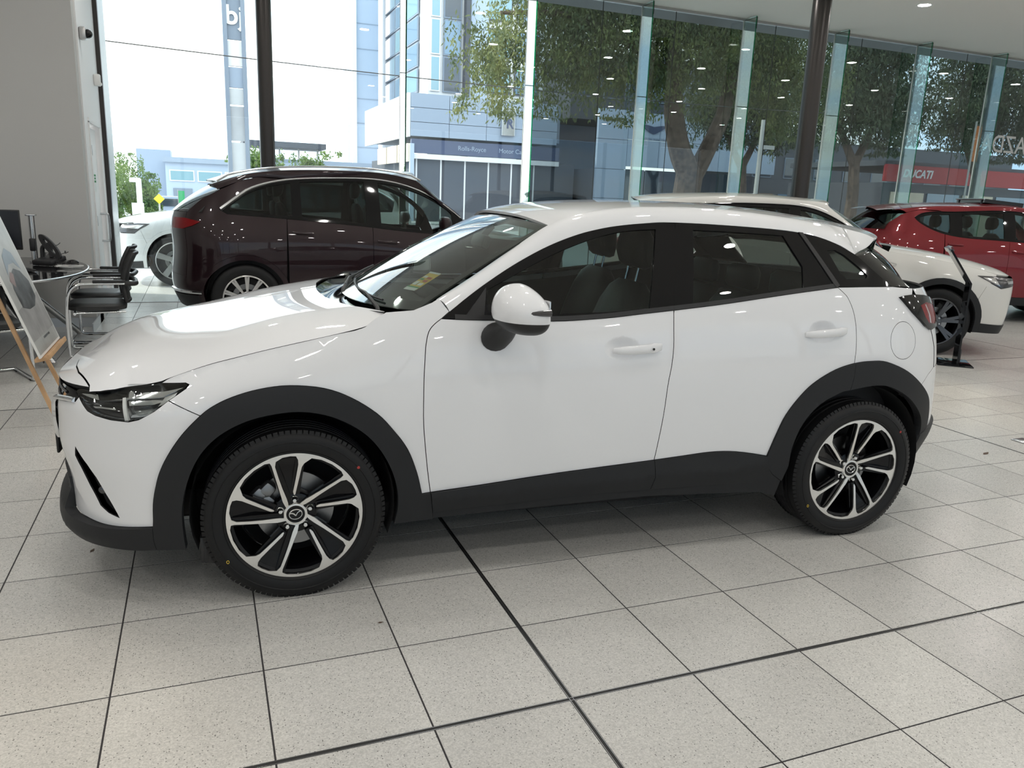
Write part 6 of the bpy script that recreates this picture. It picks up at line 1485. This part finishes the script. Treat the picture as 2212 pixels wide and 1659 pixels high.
mo = empty('monitor', (-2.90, 6.72, .7455), .12, 'black computer monitor standing at the left on the table', 'monitor')
m = MB(); m.box((0, 0, .31), (.60, .03, .37), bev=.006); m.build('screen_housing', MT['black_plastic'], mo); m = MB(); m.box((0, -.017, .315), (.575, .004, .34)); m.build('screen', MT['screen'], mo, smooth=0)
m = MB(); m.box((0, .05, .006), (.24, .18, .012), bev=.004); m.box((0, .04, .10), (.06, .03, .2), bev=.006); m.build('foot', MT['black_plastic'], mo)
po = empty('monitor_post', (-2.53, 6.86, .7455), 0, 'polished upright metal post with flat cap beside the monitor', 'post')
m = MB(); m.lathe([(0, 0), (.05, 0), (.05, .012), (.028, .014), (.028, .44)], 24, axis='z'); m.build('tube', MT['satin_chrome'], po); m = MB(); m.box((0, 0, .447), (.085, .085, .014), bev=.003); m.build('cap', MT['satin_chrome'], po); m = MB(); m.box((.0, -.045, .17), (.05, .05, .12), bev=.01); m.build('clamp', MT['black_plastic'], po)
ph = empty('desk_phone', (-2.37, 6.60, .7560), -.5, 'black desk phone with tilted loop stand and curly cord', 'phone')
m = MB(); m.box((0, 0, .03), (.20, .22, .05), Matrix.Rotation(.18, 3, 'X'), .012); m.build('phone_base', MT['keys'], ph)
el_ = lambda ax_, az_, n_=28: [(ax_ * math.cos(2 * PI * i / n_), az_ * math.sin(2 * PI * i / n_)) for i in range(n_)]
panel('loop_stand', MT['keys'], el_(.062, .135), lambda a_, b_: (a_ + .02 - .62 * b_, -.01, .16 + .82 * b_), ph, holes=[el_(.022, .085)], step=.03, edge=.02, depth=.024)
m = MB(); m.tube(smooth_line([(-.08, .02, .05), (-.07, .02, .15), (0, .02, .17), (.02, .01, .06)], 4), .02, 8); m.build('handset', MT['keys'], ph)
m = MB(); m.tube([(.10 + .014 * math.cos(i * 1.3) + .003 * i, -.05 + .0 * i, .02 + .014 * math.sin(i * 1.3)) for i in range(50)], .003, 5); m.build('curly_cord', MT['keys'], ph)
kb = empty('keyboard', (-2.60, 5.90, .7455), .5, 'black keyboard lying on the dark table', 'keyboard'); m = MB(); m.box((0, 0, .010), (.44, .15, .016), bev=.004); m.build('keyboard_body', MT['keys'], kb)
m = MB()
for i in range(14):
    for j in range(5): m.box((-.196 + i * .030, -.056 + j * .028, .020), (.025, .023, .006))
tag(m.build('keys', MT['black_plastic'], kb, smooth=0), kind='stuff')
m = MB(); rows = []
for i in range(9):
    ph_ = PI / 2 * i / 8; rows.append([(.055 * math.cos(ph_) * math.cos(a), .032 * math.cos(ph_) * math.sin(a), .034 * math.sin(ph_)) for a in [2 * PI * j / 18 for j in range(18)]])
m.grid(rows, closed=True); o = m.build('computer_mouse', MT['black_gloss'], None, smooth=60, loc=(-2.20, 6.78, .7455)); tag(o, 'small shiny black mouse at the right end of the table', 'mouse')
rnd2 = random.Random(11); cb = MB()
for k in range(9):
    p = Vector((-2.44 + .05 * rnd2.random(), 6.98, .76)); L = [p]
    for i in range(7): p = p + Vector((rnd2.uniform(-.05, .06), rnd2.uniform(-.02, .03), rnd2.uniform(-.03, .045))); p.z = max(.752, min(.92, p.z)); L.append(p)
    cb.tube(smooth_line([tuple(q) for q in L], 5), .0035, 5)
tag(cb.build('cable_tangle', MT['keys']), 'tangle of thin black cables behind the phone on the table', 'cables')
tag(cb.build if False else bpy.data.objects['cable_tangle'], kind='stuff')
ty = empty('glass_piece', (-2.16, 6.30, .7455), .3, 'small clear glass dish with pale rim at table end', 'piece'); m = MB(); m.prism([(.10 * math.cos(a), .06 * math.sin(a)) for a in [2 * PI * i / 28 for i in range(28)]], .002, .008); m.build('piece_base', MT['lamp_cover'], ty); m = MB(); m.tube([(.11 * math.cos(a), .068 * math.sin(a), .018) for a in [2 * PI * i / 28 for i in range(28)]], .004, 6, closed=True); m.build('piece_rim', MT['sign_white'], ty)  # made-up shape for a pale-rimmed piece of glass
m = MB(); m.tube([(-2.50, 6.05, .72), (-2.48, 6.03, .45), (-2.46, 6.06, .30)], .006, 6); tag(m.build('hanging_cable', MT['keys']), 'single black cable hanging below the table edge', 'cable')

def visitor_chair(loc, rz, label, group):
    """cantilever chair facing -x in its own space"""
    c = empty('visitor_chair', loc, rz, label, 'chair', group)
    for sy in (-.255, .255):
        m = MB(); L = [(.24, sy, .016), (-.20, sy, .016), (-.245, sy, .035), (-.262, sy, .08), (-.255, sy, .45), (-.225, sy, .60), (-.16, sy, .655), (-.08, sy, .665), (.22, sy, .665)]
        m.tube(smooth_line(L, 6), .0135, 10); m.build('side_frame', MT['chrome'], c, smooth=60)
        m = MB(); m.box((.085, sy, .684), (.26, .042, .026), bev=.009); m.build('arm_pad', MT['black_plastic'], c)
        for sx in (-.18, .2): m = MB(); m.box((sx, sy, .006), (.04, .03, .012), bev=.003); m.build('glide', MT['black_plastic'], c)
    for xb_, zb_ in ((.24, .016), (-.20, .405), (.14, .40)):
        m = MB(); m.tube([(xb_, -.255, zb_), (xb_, .255, zb_)], .0125, 10); m.build('cross_bar', MT['chrome'], c, smooth=60)
    for sy in (-.2, .2):
        m = MB(); m.tube([(-.2, sy, .405), (.2, sy, .41)], .01, 8); m.build('seat_rail', MT['chrome'], c, smooth=60)
    m = MB(); pad(m, [((-.02, 0, .418), .20, .205, 0), ((-.02, 0, .43), .235, .232, 0), ((-.02, 0, .462), .24, .236, 0), ((-.02, 0, .482), .215, .215, 0), ((-.02, 0, .488), .17, .17, 0)], 32, 4.5); m.build('seat', MT['leather_black'], c, smooth=50)
    m = MB(); rows = []
    for i in range(13):
        t = i / 12; z = .50 + .42 * t; x = .235 + .045 * math.sin(PI * t) * -1 + .08 * t
        rows.append([(x + .035 * (2 * j / 12 - 1) ** 2 * -1, .215 * (2 * j / 12 - 1) * (1 - .12 * t), z) for j in range(13)])
    m.grid(rows); back = [[(q[0] + .022, q[1], q[2]) for q in r_] for r_ in rows]; m.grid([r_[::-1] for r_ in back])
    m.build('back_mesh', MT['leather_black'], c, smooth=60)
    m = MB(); rim = rows[0] + [r_[-1] for r_ in rows[1:]] + rows[-1][::-1][1:] + [r_[0] for r_ in rows[::-1][1:-1]]
    m.tube([(x + .011, y, z) for x, y, z in rim], .017, 8, closed=True); m.build('back_frame', MT['black_plastic'], c, smooth=60)
    m = MB(); m.tube(smooth_line([(.20, -.255, .665), (.29, -.20, .66), (.30, 0, .655), (.29, .20, .66), (.20, .255, .665)], 5), .022, 10); m.build('lumbar_band', MT['black_plastic'], c, smooth=60)
    return c
cg = 'black visitor chairs round the table'
visitor_chair((-1.90, 5.96, 0), .10, 'black leather cantilever chair at the table, nearer of the right-hand pair', cg)
visitor_chair((-1.96, 6.72, 0), -.06, 'black leather cantilever chair at the table, further of the right-hand pair', cg)
visitor_chair((-2.62, 5.02, 0), 2.0, 'black cantilever chair behind the poster easel at the left edge', cg)
m = MB(); m.box((-1.0, .26, 0), (.0001, .0001, .0001)) if False else None
# poster on a wooden easel
e = empty('poster_easel', (-2.0, 3.90, 0), 0, 'small light wooden easel standing in front of the chairs', 'easel')
ln = .33                                                     # lean of the board
for sy in (-.25, .25):
    m = MB(); m.bar((.06, sy, .0), (-.45, sy * .55, 1.5), .03, .022, up=(1, 0, 0)); m.build('front_leg', MT['wood'], e)
m = MB(); m.bar((-.85, 0, 0), (-.42, 0, 1.42), .03, .022, up=(1, 0, 0)); m.build('rear_leg', MT['wood'], e)
m = MB(); m.box((.015, 0, .435), (.085, .66, .022), Matrix.Rotation(-.22, 3, 'Y'), .003); m.box((.055, 0, .452), (.014, .66, .03), Matrix.Rotation(-.22, 3, 'Y'), .003); m.build('ledge', MT['wood'], e)
for sy in (-.225, .225):
    m = MB(); m.lathe([(0, .03), (.008, .028), (.009, .02)], 12, axis='x', c=(-.018, sy, .40)); m.build('bolt', MT['steel_dark'], e)
# board: 0.72 wide, leaning back against the easel
def board_pt(y, h, o=0.): return Vector((.010 - ln * h + o * .97, y, .45 + h * .974 + o * ln))
bo = empty('poster_board', (-2.0, 3.88, 0), 0, 'pale grey poster board with a vintage car picture on the easel', 'poster')
m = MB(); H_ = 1.06; c8 = [board_pt(y, h, o) for o in (0, .012) for y, h in ((-.36, 0), (.36, 0), (.36, H_), (-.36, H_))]
m.add(c8, [(0, 3, 2, 1), (4, 5, 6, 7), (0, 1, 5, 4), (1, 2, 6, 5), (2, 3, 7, 6), (3, 0, 4, 7)]); m.build('board', MT['sign_white'], bo, smooth=0)
pmat('print_sky', (.46, .47, .46), .35, noise=(3, .25, 3)); pmat('print_ground', (.34, .34, .34), .35, noise=(7, .25, 4)); pmat('print_dark', (.10, .105, .11), .35, noise=(12, .5, 3)); pmat('print_blue', (.26, .31, .36), .35); pmat('print_red', (.30, .22, .21), .35)
def pr(name, poly, mt, o): 
    m = MB(); m.add([board_pt(y, h, o) for y, h in poly], [tuple(range(len(poly)))]); return m.build(name, MT[mt], bo, smooth=0)
pr('print', [(-.345, .015), (.345, .015), (.345, 1.045), (-.345, 1.045)], 'print_sky', .0125); pr('print', [(-.345, .10), (.345, .10), (.345, .34), (-.345, .30)], 'print_ground', .0130)
pr('print', [(-.20, .30), (-.05, .27), (.12, .27), (.25, .32), (.27, .42), (.16, .50), (.02, .53), (-.12, .50), (-.20, .42)], 'print_dark', .0135); pr('print', [(-.18, .50), (-.05, .56), (.10, .56), (.22, .50), (.16, .62), (.04, .66), (-.1, .62)], 'print_blue', .0133); pr('print', [(-.20, .47), (-.10, .52), (-.04, .50), (-.12, .42)], 'print_red', .0138)
for k in range(6): pr('print_line', [(-.06 + k * .035, .075), (-.035 + k * .035, .075), (-.035 + k * .035, .088), (-.06 + k * .035, .088)], 'print_dark', .0136)
# freestanding black price stand in front of the pearl SUV
s = empty('display_stand', (6.42, 3.95, 0), -.72, 'slim black bent panel display stand beside the pearl SUV wheel', 'stand')
m = MB(); m.box((-.03, .0, .006), (.34, .46, .012), bev=.004); m.build('base_plate', MT['black_gloss'], s)
m = MB(); m.bar((0, 0, .012), (0, 0, .86), .26, .018, up=(1, 0, 0)); m.build('lower_panel', MT['black_gloss'], s); m = MB(); m.bar((0, 0, .855), (-.23, 0, 1.19), .26, .020, up=(1, 0, 0)); m.build('upper_panel', MT['black_gloss'], s)
m = MB(); m.bar((-.22, 0, 1.175), (-.245, 0, 1.215), .265, .045, up=(1, 0, 0)); m.build('top_clip', MT['lamp_cover'], s); m = MB(); m.box((.02, 0, .09), (.03, .12, .15), None, .006); m.build('bracket', MT['steel_dark'], s)
# small bits of dry leaf on the floor
for k, (x, y, a, lb) in enumerate(((3.784, 1.519, .3, 'small dry leaf on the floor behind the rear wheel'), (-1.518, 1.559, 1.2, 'tiny brown leaf fragment on the floor under the front bumper'), (-.477, .624, 0, 'tiny dark speck on the tile near the front wheel'))):
    m = MB(); s_ = (.045, .02, .012)[k]; m.add([(-s_, 0, .001), (-.3 * s_, .3 * s_, .004), (s_, .05 * s_, .003), (0, -.3 * s_, .0015)], [(0, 3, 2, 1), (0, 1, 3), (1, 2, 3)]); o = m.build('leaf_litter', MT['bark'], None, loc=(x, y, .0005)); o.rotation_euler.z = a; tag(o, lb, 'leaf')
m = MB(); m.box((4.33, 1.66, .004), (.12, .10, .008), bev=.003); tag(m.build('floor_plate', MT['satin_chrome']), 'small metal floor plate at the right frame edge', 'plate')
